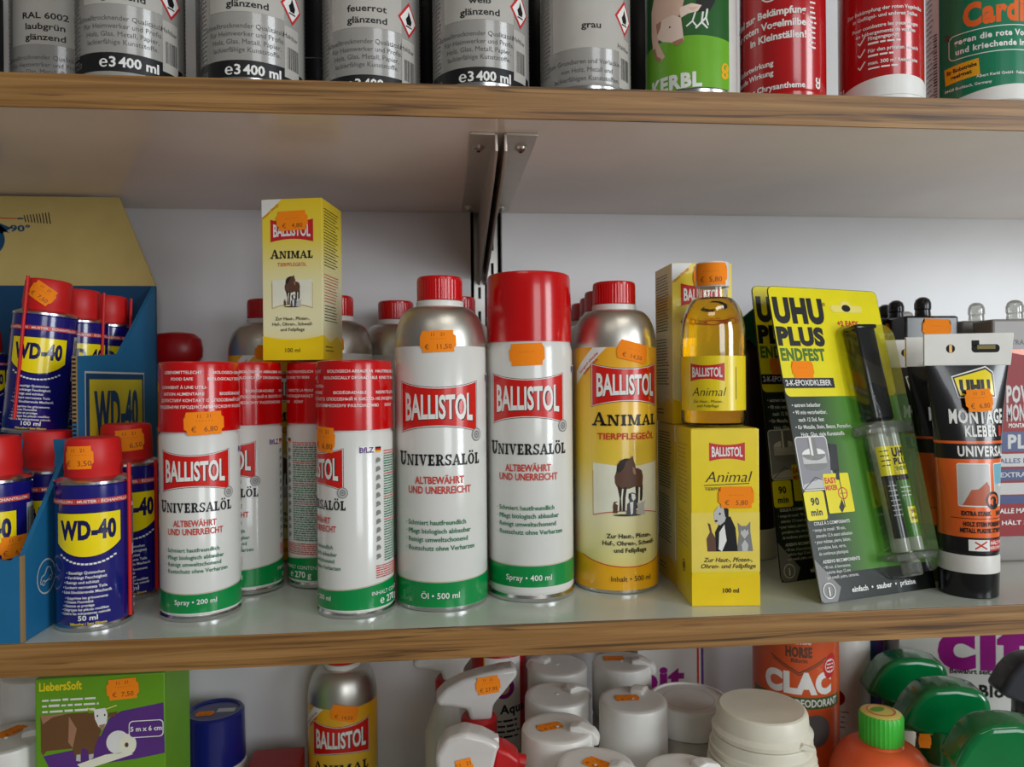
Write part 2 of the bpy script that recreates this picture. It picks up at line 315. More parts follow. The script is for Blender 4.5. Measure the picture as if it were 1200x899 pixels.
# uprights and brackets
for x0, lb in ((33, 'steel wall upright in the dark slot, left of the pair'), (46.5, 'steel wall upright in the dark slot, right of the pair')):
    t = thing('wall_upright', lb, 'shelf rail', (x0, 286, -680), group='wall uprights')
    b = MB(); b.box(0, 11, 0, 10, 0, 1600, STEEL); b.build('channel', t)
    b = MB()
    for k in range(14): b.box(4, 7, -.2, .1, 850+k*25, 862+k*25, DARKGAP)
    b.build('slots', t)
def bracket(xf0, xf1, xp, lb):
    t = thing('shelf_bracket', lb, 'shelf bracket', (0, 0, 331), group='shelf brackets')
    b = MB(); b.box(xf0, xf1, 27, 262, -2, -.05, BRK, .5); b.build('flange', t)
    b = MB(); b.prism([(27, -.3), (27, -13), (60, -24), (286, -72), (286, -.3)], xp, xp+2, BRK, axis='x', bev=.4); b.build('plate', t)
    for y in (54, 240):
        b = MB(); xc = (xf0+xf1)/2+(2.5 if xp > 40 else -2.5)
        b.lathe([(.1, -5.4), (2.2, -5.1), (4.2, -3.6), (4.7, -2)], STEEL, 20, (xc, y)); b.lathe([(1.4, -5.6), (1.4, -5.3)], DARKGAP, 6, (xc, y)); b.build('screw', t)
bracket(20, 39, 37, 'metal bracket with two screws under the top shelf, left of the pair')
bracket(43.5, 67, 43.5, 'metal bracket with two screws under the top shelf, right of the pair')

# ================================================================ oil cans and bottles
def logo(p, xc, zc, W, H, small=False):
    def shape(g):
        n = 14; hw, hh = W/2+g, H/2+g; bot, top = [], []
        for k in range(n+1):
            x = -hw+2*hw*k/n; d = H*.13*(1-(x/hw)**2); bot.append((xc+x, zc-hh+d)); top.append((xc+x, zc+hh-d))
        return bot, top
    if not small: p.strip(*shape(W*.018), DBROWN); p.up(.04); p.strip(*shape(W*.010), LW); p.up(.04)
    p.strip(*shape(0), RED if not small else TXR2); p.up(.05)
    h = H*.44
    def wp(a, b_): q = 1+.22*(a/(W*.45))**2; return (a, (b_-h/2)*q)
    if not small: p.text('BALLISTOL', xc+W*.007, zc-h*.03, h, DBROWN, W=W*.88, bold=.035, warp=wp, res=3); p.up(.04)
    p.text('BALLISTOL', xc, zc, h, LW, W=W*.87, bold=.03, warp=wp, res=3); p.up(.04)
TXR2 = mat('muted_red_print', (200, 40, 44), .35)
def wave(p, r, z, amp, h0, m, line=None, lw=.5, n=60, zz=3, ph=0):     # coloured band around the foot with a curved upper edge
    C = 2*math.pi*r; xs = [-C/2+C*k/n for k in range(n+1)]
    def e(x): a = x/r; return z+amp*(1-math.cos(a-ph))/2
    p.strip([(x, h0) for x in xs], [(x, e(x)) for x in xs], m)
    if line: p.up(.03); p.strip([(x, e(x)+.3) for x in xs], [(x, e(x)+.3+lw) for x in xs], line)
def horse(p, x, z, s):                                  # printed picture: horse with a rabbit, a dog and a cat at its feet
    P = lambda pts, m: p.poly([(x+(a-262)/308*s, z+(435-b)/308*s) for a, b in pts], m)
    P([(180, 170), (170, 200), (172, 240), (185, 265), (215, 275), (260, 275), (300, 262), (330, 270), (350, 260), (355, 200), (345, 165), (320, 150), (290, 148), (240, 150), (205, 150)], BROWN)
    for q in ([(185, 255), (215, 270), (208, 330), (212, 410), (196, 412), (200, 335)], [(225, 265), (245, 265), (235, 330), (232, 415), (215, 415), (218, 330)], [(298, 258), (322, 262), (318, 340), (312, 400), (298, 400), (304, 330)], [(333, 262), (353, 252), (350, 330), (345, 352), (331, 352)]): P(q, DBROWN)
    p.ell(x-.04*s, z-.01*s, .3*s, .022*s, DBROWN, 12)
    p.up(.04); P([(180, 175), (185, 130), (205, 100), (235, 88), (265, 88), (240, 110), (225, 150), (205, 172)], DBROWN); P([(205, 172), (225, 150), (240, 108), (265, 88), (283, 72), (288, 95), (300, 130), (306, 170), (300, 195), (286, 195), (276, 172), (262, 160), (240, 200), (212, 215)], BROWN); p.up(.04)
    P([(282, 140), (296, 150), (304, 180), (296, 192), (284, 176)], TANP); P([(240, 440), (245, 370), (262, 355), (253, 330), (258, 305), (275, 298), (300, 305), (308, 335), (300, 360), (305, 400), (303, 440)], GREYP); P([(160, 425), (158, 380), (165, 355), (190, 352), (172, 365), (188, 375), (186, 425)], BROWN); P([(312, 438), (315, 390), (305, 365), (335, 370), (345, 352), (352, 370), (375, 348), (362, 380), (370, 438)], LGREY)
    p.up(.04); P([(262, 360), (285, 355), (281, 430), (267, 435)], LW); P([(272, 305), (296, 310), (300, 335), (285, 352), (274, 335)], LW); P([(253, 330), (256, 305), (268, 302), (264, 330)], BLACK)
TANP = mat('tan_print', (170, 124, 96), .5); GREYP = mat('slate_print', (72, 76, 88), .5)
def uni_label(mb, r, d):     # d: heights of the pieces of the green-white oil label
    p = Print(mb, cyl(r)); w = r*1.762
    wave(p, r, d['band'], d['amp'], d['b0'], GREEN, GOLD, .35); p.up()
    logo(p, 0, d['logo'], w, d['lh'])
    xr = w*.5; p.ell(xr, d['logo']-d['lh']*.58, r*.14, r*.14, LGREY); p.up(); p.ring(xr, d['logo']-d['lh']*.58, r*.14, r*.02, GREY); p.ring(xr, d['logo']-d['lh']*.58, r*.08, r*.03, GREY); p.ell(xr, d['logo']-d['lh']*.58, r*.03, r*.03, GREY)
    p.slab('UNIVERSALÖL', 0, d['uni'], r*1.95, d['uh'], BLACK)
    p.text('ALTBEWÄHRT', 0, d['alt'], d['ah'], TXR, W=r*1.06, bold=.022); p.text('UND UNERREICHT', 0, d['und'], d['ah'], TXR, W=r*1.4, bold=.022)
    for t, z in zip(('· Schmiert hautfreundlich', '· Pflegt biologisch abbaubar', '· Reinigt umweltschonend', '· Rostschutz ohne Verharzen'), d['bul']): p.text(t, -r*.78, z, d['bh'], TXG, bold=.014, align='l', sx=.95)
    p.up(); p.text(d['vol'], 0, d['vz'], d['vh'], LW, bold=.012); 
    x = r*1.36      # back panel
    p.rect(x-1, x+r*.36, d['flag'], d['flag']+r*.16, LW); p.up(); p.text('BfLZ', x+r*.14, d['flag'], r*.13, PURPLE, bold=.03)
    x = r*1.72; fh = r*.045
    for k, m in enumerate((DYEL, RED, BLACK)): p.rect(x, x+r*.18, d['flag']+k*fh, d['flag']+(k+1)*fh, m)
    z1 = d['bul'][-1]+2; n = 12
    for k in range(n):
        z = d['flag']-r*.2-(d['flag']-r*.2-z1)*k/n; p.ell(x+r*.09, z, r*.07, r*.06, GREY, 7, k*31); p.line([(x+r*.02, z-r*.07), (x+r*.16, z-r*.02)], r*.03, GREY)
    rows = int((d['flag']-z1)/1.75)
    for k in range(rows): p.lines(x+r*.28, d['flag']-k*1.75, r*1.15, 1, 1, .85, (TXR if k in (0, 1, 9, 18, 27) else TXG), jag=.12)
    q = z1-1.2
    while q > d['band']+d['amp']+2: p.lines(x+.2, q, r*1.3, 1, 1, .8, TXR, jag=.06); q -= 1.55
    p.text('INHALT CONTENT', x+r*.5, d['vz']+r*.1, r*.1, LW, bold=0); p.text('℮ 270 g', x+r*.5, d['vz']-r*.14, r*.17, LW, bold=.02)
    p.ring(x+r*1.25, d['band']+d['amp']+1.5, 2.6, .8, GOLD); p.ell(x+r*1.25, d['band']+d['amp']+1.5, 1.5, 1.5, TXG)
D200 = dict(band=18.5, amp=5.5, b0=6, logo=101, lh=27, uni=73.5, uh=6.4, alt=64.2, und=58.6, ah=4, bul=(47, 42.2, 37.6, 33), bh=2.6, vol='Spray • 200 ml', vz=12, vh=3.2, flag=112)
D500 = dict(band=20.5, amp=3.5, b0=3.2, logo=142, lh=34.4, uni=101.5, uh=7.8, alt=89, und=82.2, ah=4.8, bul=(60.5, 54.6, 48.8, 42.8), bh=3.2, vol='Öl • 500 ml', vz=9.5, vh=4, flag=160)
D400 = dict(band=26.3, amp=3.2, b0=11.2, logo=147, lh=35, uni=106.5, uh=7.8, alt=94.6, und=88.2, ah=4.8, bul=(66.6, 60.8, 55, 49.2), bh=3.2, vol='Spray • 400 ml', vz=16, vh=4, flag=166)
def spray200(label, group):
    t = thing('spray_can', label, 'spray can', group=group); r = 26.5
    b = MB(); b.lathe([(24.5, 0), (26.6, .4), (26.9, 2.6, TIN), (25.7, 4, TIN), (r, 5.2), (r, 124), (25.2, 126.4), (25.2, 127.4)], WHITE, 72); b.build('can_body', t)
    b = MB(); uni_label(b, r, D200); b.build('label_print', t)
    b = MB(); b.lathe([(25.9, 127), (26.7, 127.3), (26.5, 150), (26.2, 172.4), (25.6, 174.2), (24.4, 174.6), (23.8, 173.6)], RCAP, 72); b.build('cap', t)
    b = MB(); p = Print(b, cyl(26.55))
    for deg, tx in ((-16, ('LEBENSMITTELECHT', 'FOOD SAFE', 'CONVIENT À UNE UTILI-', 'SATION ALIMENTAIRE', 'ДОПУСТИМ КОНТАКТ С', 'ПИЩЕВЫМИ ПРОДУКТАМИ')), (62, ('BIOLOGISCH ABBAUBAR', 'BIOLOGICALLY DEGRADABLE', '', 'BIODÉGRADABLE', 'СПОСОБНЫЙ К БИОЛО-', 'ГИЧЕСКОМУ РАЗЛОЖЕНИЮ')), (128, ('HAUTFREUNDLICH', 'KIND TO SKIN', '', 'RESPECTE LA PEAU', 'НЕ РАЗДРАЖАЕТ', 'КОЖУ')), (205, ('UMWELTSCHONEND', 'ECO-FRIENDLY', '', 'RESPECTE L’ENVIRONNEMENT', 'БЕЗОПАСЕН', ''))):
        for k, s in enumerate(tx):
            if s: p.text(s, 26.55*math.radians(deg), 166.2-k*4.4-(1.2 if k > 1 else 0), 1.9, LW, bold=.012, sx=1.05)
    b.build('cap_print', t, label='small white lettering on the red cap'); return t
G2 = 'green-white-red 200 ml spray cans'
ca = spray200('small red-capped oil spray can, leftmost one, full logo and orange sticker', G2)
ca.location = Vector((-170.4, 56.3, 0))*S; ca.rotation_euler.z = math.radians(8.7)
cb = dup(ca, (-152.9, 113, 1), 14.5-38.6, 'small red-capped oil spray can just behind the leftmost one')
cc = dup(ca, (-98.2, 126, 1), 9.2-167, 'small red-capped oil spray can showing its densely printed back')
cdn = dup(ca, (-62.4, 49.7, 0), 6.7-69, 'small red-capped oil spray can with cut-off logo, just left of the big aluminium bottle')
def bottle_profile(r):
    pr = [(r-1.8, 0), (r-.2, .7, TIN), (r, 2.6, TIN), (r, 184, TIN)]
    for k in range(1, 13):
        q = k/12; pr.append((17+(r-17)*math.cos(q*math.pi/2)**.85, 184+29.5*math.sin(q*math.pi/2)**1.0, ALU))
    return pr+[(16.6, 214.5, ALU)]
def rfun(r):
    def f(z): return r if z <= 184 else 17+(r-17)*max(0, math.cos(math.asin(min(1, (z-184)/29.5))))**.85
    return f
ANG = ramp_mat('animal_label_gradient', [(0, (238, 196, 50)), (28, (238, 228, 150)), (62, (240, 234, 190)), (100, (238, 206, 70)), (184, (236, 168, 20))])
def bottle(label, kind='oil', r=33.2, group=None, full=True):
    t = thing('oil_bottle', label, 'bottle', group=group)
    b = MB(); b.lathe(bottle_profile(r), TIN, 80); b.build('bottle_body', t)
    b = MB(); m = WHITE if kind == 'oil' else ANG; b.lathe([(r+.06, 3), (r+.12, 3.2), (r+.12, 184), (r+.02, 184.2)], m, 80, closed=False)
    if full and kind == 'oil': uni_label(b, r+.12, D500)
    if full and kind == 'animal':
        p = Print(b, cyl(r+.12)); p.strip([(-r*3.1+k*2, 3.2) for k in range(int(r*3.1))], [(-r*3.1+k*2, 20+5*((-r*3.1+k*2)/r/1.0)**2 if abs(-r*3.1+k*2) < r*1.25 else 27.8) for k in range(int(r*3.1))], DYEL); p.up()
        p.strip([(-r*1.2+k*2, 20+5*((-r*1.2+k*2)/r)**2) for k in range(int(r*1.2))], [(-r*1.2+k*2, 20.7+5*((-r*1.2+k*2)/r)**2) for k in range(int(r*1.2))], RED)
        p.poly([(-r*.85, 184), (-r*.5, 184), (-r*1.42, 156), (-r*1.42, 166.5)], LW); p.up(); p.text('biologisch abbaubar', -r*.96, 172.2, 2, TXR, bold=.02, rot=41); p.text('hautfreundlich', -r*.90, 169.2, 2, TXR, bold=.02, rot=41)
        logo(p, 0, 156, r*1.73, 31); p.slab('ANIMAL', 0, 125.6, r*1.72, 8.2, BLACK, 1.22); p.text('TIERPFLEGEÖL', 0, 115.4, 4.6, TXR, W=r*1.48, bold=.02)
        fw = r*.86
        p.strip([(-fw+fw*2*k/12, 62-3.5*abs(-1+k/6)**2) for k in range(13)], [(-fw+fw*2*k/12, 98-3*(1-abs(-1+k/6))) for k in range(13)], PALW); p.up(.05)
        p.line([(-fw, 92), (-fw, 58.5)], .5, GOLD); p.line([(fw, 92), (fw, 58.5)], .5, GOLD); p.strip([(-fw+fw*2*k/12, 62-3.5*abs(-1+k/6)**2) for k in range(13)], [(-fw+fw*2*k/12, 62.6-3.5*abs(-1+k/6)**2) for k in range(13)], TXR)
        p.up(); horse(p, 0, 59.5, 37)
        for k, s in enumerate(('Zur Haut-, Pfoten-,', 'Huf-, Ohren-, Schweif-', 'und Fellpflege')): p.text(s, 1, 42-k*5.3, 3.2, BLACK, bold=.018)
        p.text('Inhalt • 500 ml', 2, 9.8, 3.8, DBROWN, bold=.0)
    b.build('label', t)
    b = MB(); b.lathe([(16.4, 213.4), (17.2, 213.8), (17.2, 217.4), (16.5, 218)], WPL, 48); b.build('neck_ring', t)
    b = MB(); b.lathe([(16.2, 218.3), (16.6, 218.6), (16.6, 233), ], RCAP, 96, rib=.3); b.lathe([(16.55, 233), (16.4, 234.6), (15.2, 235.6), (12, 235.8)], RCAP, 48); b.build('screw_cap', t)
    return t
PALW = mat('pale_cream_print', (240, 240, 218), .3)
bo = bottle('large aluminium oil bottle with red screw cap, white label and green foot band'); bo.location = Vector((-1.9, 64.7, 0))*S; bo.rotation_euler.z = math.radians(.2-2.5)
ba = bottle('large aluminium bottle with yellow animal care label and horse picture, red screw cap', 'animal', 32.3); ba.location = Vector((134.2, 90, 0))*S; ba.rotation_euler.z = math.radians(-13.2+18.5)
GB = 'aluminium bottles at the back of the middle shelf'
back = bottle('aluminium bottle at the back with yellow label, behind the leftmost red-capped spray cans', 'animal', 33.2, GB, True); back.location = Vector((-161, 216, 0))*S; back.rotation_euler.z = math.radians(25)
bw = bottle('aluminium bottle at the back with white label, right behind the tall yellow box', 'oil', 33.2, GB, False); bw.location = Vector((-95.5, 187, 0))*S
bw2 = dup(bw, (-44, 229, 0), 0, 'aluminium back-row bottle with sticker, just left of the large white-label bottle')
bw3 = dup(bw, (13.5, 195, 0), 0, 'aluminium bottle at the back between the large bottle and the tall spray can')
s0 = bottle('slim aluminium bottle directly behind the large yellow-label bottle, first of three in a row', 'oil', 24, GB, False); s0.location = Vector((139, 148.5, 0))*S
dup(s0, (144, 197.5, 0), 0, 'slim aluminium bottle, middle of the three in a row behind the large yellow-label bottle'); dup(s0, (144.5, 246.6, 0), 0, 'slim aluminium bottle against the wall, last of three behind the large yellow-label bottle')
t = thing('tall_spray_can', 'tall oil spray can with wide red cap, between the two large aluminium bottles', 'spray can'); r = 32.4
b = MB(); b.lathe([(29.5, 0), (32.4, .5), (32.8, 3, TIN), (31.2, 5, TIN), (32.2, 6.8), (r, 7.5), (r, 182), (31.4, 186), (31, 188.8)], WHITE, 80); b.build('can_body', t)
b = MB(); uni_label(b, r, D400); b.build('label_print', t)
b = MB(); b.lathe([(31.2, 188), (32.1, 188.2), (31.9, 220), (31.4, 236), (30.8, 238.2), (29.4, 239), (28.6, 238.4)], RCAP, 80); b.build('cap', t)
t.location = Vector((65.3, 77.4, 0))*S; t.rotation_euler.z = math.radians(-6.6-3); sp4 = t
# stickers on them (the sticker moves with its can)
sticker(ca, cyl(26.75), 7, 133, 26, 15.5, 2, '€   6,80', .3)
sticker(cdn, cyl(lambda z: 26.8), 4+26.5*math.radians(10), 121, 20, 17, -4, '€  6,80', .3)
sticker(bo, cyl(rfun(33.3)), 0, 187.5, 25.5, 15, 2, '€   11,50', .5, top='11    21')
sticker(sp4, cyl(32.4), 0, 178.5, 26, 16, 2, '', .3, top='')
sticker(ba, cyl(rfun(32.45)), 4, 180.5, 25, 14, -13, '€  14,50', .5, top='')
sticker(back, cyl(rfun(33.3)), -4, 186, 26, 12, -6, '', .5, top='11   21')
sticker(bw2, cyl(rfun(33.3)), 21, 190, 17, 20, 0, '', .5, top='11')
sticker(bw, cyl(rfun(33.3)), 4, 192, 17, 18, 0, '', .5, top='')

# ================================================================ yellow cartons and glass bottle
ANB = ramp_mat('carton_gradient', [(0, (240, 214, 60)), (24, (240, 236, 190)), (60, (242, 236, 180)), (95, (240, 216, 70)), (125, (238, 206, 40))], rough=.35)
def carton(label, kind, group=None):
    t = thing('yellow_carton', label, 'box', group=group); W, Dp, H = 48, 45.5, 124.5
    b = MB(); m = YEL if kind == 'b' else ANB; b.box(0, W, 0, Dp, 0, H, m, .5); b.build('carton_body', t)
    b = MB(); b.box(1, W-1, 1.2, Dp-1, H, H+.35, m); b.box(6, W-6, 8, 8.3, H+.35, H+.45, GOLD); b.build('lid_flap', t)
    b = MB(); p = Print(b, plane((W/2, 0, 0), (1, 0, 0), (0, 0, 1)), .12); R_ = MB; s = Print(b, plane((W, 0, 0), (0, 1, 0), (0, 0, 1)), .12); l = Print(b, plane((0, Dp, 0), (0, -1, 0), (0, 0, 1)), .12)
    if kind == 'b':
        p.strip([(-24+4*k, .3) for k in range(13)], [(-24+4*k, 20+1.6*((k-6)/6)**2) for k in range(13)], DYB); p.up()
        p.poly([(-24, 24), (24, 24), (24, 66), (-24, 66)], PALB); p.up()
        logo(p, 1.5, 108.5, 25, 13, True); p.text('Animal', 1.5, 87.2, 7.6, BLACK, W=31, bold=-.012, shear=.28, res=3); p.line([(-15, 85), (17, 86.2)], .5, DBROWN)
        p.text('TIERPFLEGEÖL', -4, 81.4, 2.2, DBROWN, bold=0)
        P = lambda pts, m: p.poly([((a-190)*.3+1.5, 38+(747-b_)*.3) for a, b_ in pts], m)
        P([(162, 745), (160, 700), (175, 670), (196, 663), (208, 690), (213, 745)], BLACK); P([(142, 745), (140, 715), (148, 700), (143, 678), (149, 681), (153, 700), (160, 712), (162, 745)], BROWN); P([(211, 745), (216, 705), (213, 678), (222, 686), (234, 686), (243, 676), (243, 700), (249, 745)], GREY)
        p.up(.04); P([(160, 678), (157, 655), (167, 640), (182, 640), (189, 655), (183, 675), (172, 684)], LGREY); P([(170, 700), (182, 682), (187, 720), (176, 745), (168, 740)], LW); P([(220, 704), (229, 716), (239, 704), (237, 694), (222, 694)], LGREY); P([(222, 730), (230, 718), (238, 730), (236, 745), (224, 745)], LGREY)
        p.up(.04); P([(180, 640), (192, 646), (192, 670), (184, 664)], BLACK); p.ell(-4, 38+27, .7, .8, BLACK, 8); p.ell(-6.6, 38+22, 1.1, .8, BLACK, 8); p.ell(12, 38+15.5, .5, .5, BLACK, 6); p.ell(14.6, 38+15.5, .5, .5, BLACK, 6)
        p.text('Zur Haut-, Pfoten-,', 1.5, 31.2, 3, DBROWN, bold=.01, shear=.25); p.text('Ohren- und Fellpflege', 1.5, 26.8, 3, DBROWN, bold=.01, shear=.25); p.text('100 ml', 3.5, 9.6, 3, DBROWN, bold=.02)
        l.lines(8, 112, 30, 14, 3.2, 1, GOLD); l.lines(8, 62, 30, 8, 3.2, 1, GOLD); l.ring(23, 24, 4.5, .8, DBROWN); l.ell(23, 24, 2.6, 2.6, DBROWN, 8)
    else:
        p.strip([(-24+4*k, .3) for k in range(13)], [(-24+4*k, 16+3*((k-6)/6)**2) for k in range(13)], DYB); p.up()
        p.poly([(-24, 124), (-18, 124.3), (-8, 124.3), (-24, 110)], LW); p.up(); p.text('Neues Design', -16.2, 114.6, 2, TXR, bold=.0, rot=41)
        logo(p, 0, 100, 34, 17.5, True); p.slab('ANIMAL', 0, 78.5, 34, 5.8, BLACK, 1.2); p.text('TIERPFLEGEÖL', 0, 72.5, 2.7, TXR, W=23, bold=.0)
        p.strip([(-16+32*k/12, 43-3*abs(-1+k/6)**2) for k in range(13)], [(-16+32*k/12, 62) for k in range(13)], PALW); p.up(.05); p.line([(-16, 60), (-16, 40)], .35, GOLD); p.line([(16, 60), (16, 40)], .35, GOLD); p.strip([(-16+32*k/12, 43-3*abs(-1+k/6)**2) for k in range(13)], [(-16+32*k/12, 43.5-3*abs(-1+k/6)**2) for k in range(13)], GOLD); horse(p, 0, 41.5, 20.5)
        for k, q in enumerate(('Zur Haut-, Pfoten-,', 'Huf-, Ohren-, Schweif-', 'und Fellpflege')): p.text(q, 0, 31-k*4.2, 2.4, DBROWN, bold=.01)
        p.text('100 ml', 0, 6.2, 3.2, DBROWN, bold=0)
        for sd in (s, l):
            sd.strip([(.3+4.5*k, .3) for k in range(11)], [(.3+4.5*k, 17+2.4*math.cos(k*.9)) for k in range(11)], DYB); sd.up(); sd.lines(4, 117, 34, 20, 2.3, .8, DBROWN); sd.lines(4, 66, 34, 10, 2.3, .8, TXR if sd is s else DBROWN); sd.lines(4, 42, 34, 6, 2.3, .8, DBROWN); sd.lines(5, 10, 20, 2, 3, 1, DBROWN)
    b.build('carton_print', t); return t
DYB = mat('carton_band_yellow', (242, 208, 20), .35); PALB = mat('carton_panel_yellow', (238, 216, 92), .35)
k1 = carton('yellow carton with horse picture standing on top of the small red spray cans', 'a'); k1.location = Vector((-138.5, 107, 177))*S; k1.rotation_euler.z = math.radians(-11)
sticker(k1, plane((0, 0, 0), (1, 0, 0), (0, 0, 1)), 24.5, 107.5, 25, 15, 2, '€   4,80', .7, top='')
k2 = carton('yellow carton with dog and cat picture under the glass bottle, orange sticker on its front', 'b'); k2.location = Vector((172.6, 23.6, 0))*S; k2.rotation_euler.z = math.radians(-4.7)
sticker(k2, plane((0, 0, 0), (1, 0, 0), (0, 0, 1)), 31.5, 76.5, 25, 15, 0, '€   5,80', .7, top='')
k3 = dup(k1, (178, 77.5, 0), 0, 'lower yellow carton at the back, under another carton')
for ch in list(k3.children):
    if ch.name.startswith('price'): bpy.data.objects.remove(ch)
k4 = dup(k3, (177, 77.5, 125.2), 0, 'upper yellow carton at the back, behind the glass bottle, small orange sticker')
sticker(k4, plane((0, 0, 0), (1, 0, 0), (0, 0, 1)), 24, 114, 14, 16, 0, '€', .7, top='')
t = thing('glass_bottle', 'small glass bottle of golden oil standing on a yellow carton', 'bottle', (198, 47.3, 125.1), -20.5)
R = 23.2; b = MB()
pr = [(2, 1.2), (R-4, .2), (R-.8, 1.6), (R, 5), (R, 64)]
for k in range(1, 13): q = k/12*math.pi/2; pr.append((11+(R-11)*math.cos(q), 64+30*math.sin(q)))
pr += [(10.8, 98), (10.6, 103)]
b.lathe(pr, GLASS, 64, closed=False)
inn = [(max(.5, a-1.1), z_+(1.6 if z_ < 3 else 0)) for a, z_ in pr]; b.lathe(list(reversed(inn)), GLASS, 64, closed=False); b.build('glass', t)
b = MB(); b.lathe([(.5, 3.0)]+[(a-1.25, max(z_, 3.2)) for a, z_ in pr[1:-4]]+[(12.3, 91.5), (.4, 91.6)], OIL, 64); b.build('oil', t)
b = MB(); b.lathe([(11.4, 101.5), (12, 102), (12, 118.5), (11.4, 119.6), (5, 119.8)], WPL, 60, rib=.25); b.build('cap', t)
b = MB(); n = 30; hw = 31
p = Print(b, cyl(R), .12); p.strip([(-hw+2*hw*k/n, 12) for k in range(n+1)], [(-hw+2*hw*k/n, 51) for k in range(n+1)], YEL); p.up()
logo(p, -4.5, 39.5, 25, 13, True); p.text('Animal', -4, 22.6, 6, BLACK, W=23, bold=-.01, shear=.28, res=3); p.text('Zur Haut-, Pfoten-,', -4, 17.8, 1.9, DBROWN, bold=0, shear=.2); p.text('und Fellpflege', -4, 14.6, 1.9, DBROWN, bold=0, shear=.2); p.line([(17, 20), (17, 43)], .5, DBROWN); b.build('label', t)
sticker(t, cyl(12), -1, 110.5, 25.5, 16, 0, '€  5,80', .5, top='')
# ================================================================ cardboard display with blue cans
X0 = -260
t = thing('display_box', 'open blue cardboard counter display with kraft yellow header, holding blue cans', 'display box', (0, 0, 0))
b = MB(); b.prism([(4, .3), (4, 54), (50, 104), (72, 121), (73, 180), (144, 184), (220, 249), (220, .3)], X0-3, X0, TEAL, axis='x'); b.build('side_panel', t)
b = MB(); b.prism([(73.2, 121), (73.2, 180), (72.2, 180), (72.2, 121)], X0-3.2, X0+.2, CORR, axis='x')
for k in range(19): b.box(X0-2.8, X0-.4, 71.7, 72.3, 123+k*3, 124.4+k*3, DARKGAP)
b.build('cut_edge', t); b = MB(); b.prism([(1.2, .5), (3.9, .5), (3.9, 54), (1.2, 54)], X0-1.6, X0+.3, CORR, axis='x'); b.build('corner_fold', t)
b = MB(); b.box(-470, X0-19, 1.5, 4.5, .3, 52, TEAL); b.prism([(X0-18.6, .3), (X0-1.5, .3), (X0-1.5, 54), (X0-4, 54), (X0-7, 51), (X0-18.6, 52.5)], .8, 4.2, TEAL); b.build('front_panel', t)
b = MB(); b.box(-470, X0-3, 4.5, 220, .4, 2, KHAKI); b.build('tray_floor', t)
b = MB(); b.box(-470, X0-3, 76, 220, 118, 120.8, TEAL); b.box(-470, X0-3, 73.5, 76, 90, 120.8, TEAL); b.build('upper_tier', t)
b = MB(); b.prism([(-480, 120), (X0, 120), (X0, 249), (-480, 249)], 220.2, 223, TEALD)
b.prism([(-480, 249), (X0, 249), (X0-31, 329), (-480, 329)], 220.2, 223, KHAKI)
p = Print(b, plane((0, 220.2, 0), (1, 0, 0), (0, 0, 1)), .15)
p.line([(-470, 310.5), (-378, 309)], .9, TXR); p.line([(-378, 309), (-373, 309)], 1.4, TEALD)
for k in range(9): p.line([(-371+k*2.6, 305.8-k*.15), (-372.5+k*2.6, 312+k*.35)], .9, DARKGAP)
p.text('90°', -376, 297.5, 5.4, TEALD, bold=.03, sx=1.6); p.ring(-404, 290, 15, 7, TEALD, 24, -90, 60); p.poly([(-402, 300), (-385, 296), (-396, 306)], TEALD); p.poly([(-399, 307), (-383, 300.5), (-392, 295)], TEALD)
b.build('header_card', t)
b = MB(); p = Print(b, plane((X0, 0, 0), (0, 1, 0), (0, 0, 1)), .15)
p.rect(84, 192, 99, 169.5, LGREY); p.up(); p.rect(85.5, 190.5, 100.5, 168, TEALD); p.up(); p.rect(91, 187, 104, 163.5, YELCARD:=mat('card_yellow_print', (206, 190, 40), .6)); p.up()
p.text('WD-40', 138, 121.5, 31, TEALD, W=80, bold=.05, res=3)
b.build('side_print', t); b = MB(); p = Print(b, plane((X0, 0, 0), (0, 1, 0), (0, 0, 1)), .15); p.ring(29, 34.5, 11.5, 1, LGREY); p.line([(21.5, 31), (23, 35), (27, 36), (30, 40), (34, 39.5), (36.5, 33.5)], .9, LGREY); p.line([(21.5, 31), (24, 30.5)], .9, LGREY); p.line([(27, 31), (32, 32)], .9, LGREY); p.ring(25.5, 30.8, 1.9, .7, LGREY, 12); p.ring(34, 32.3, 1.9, .7, LGREY, 12)
b.build('car_emblem', t)
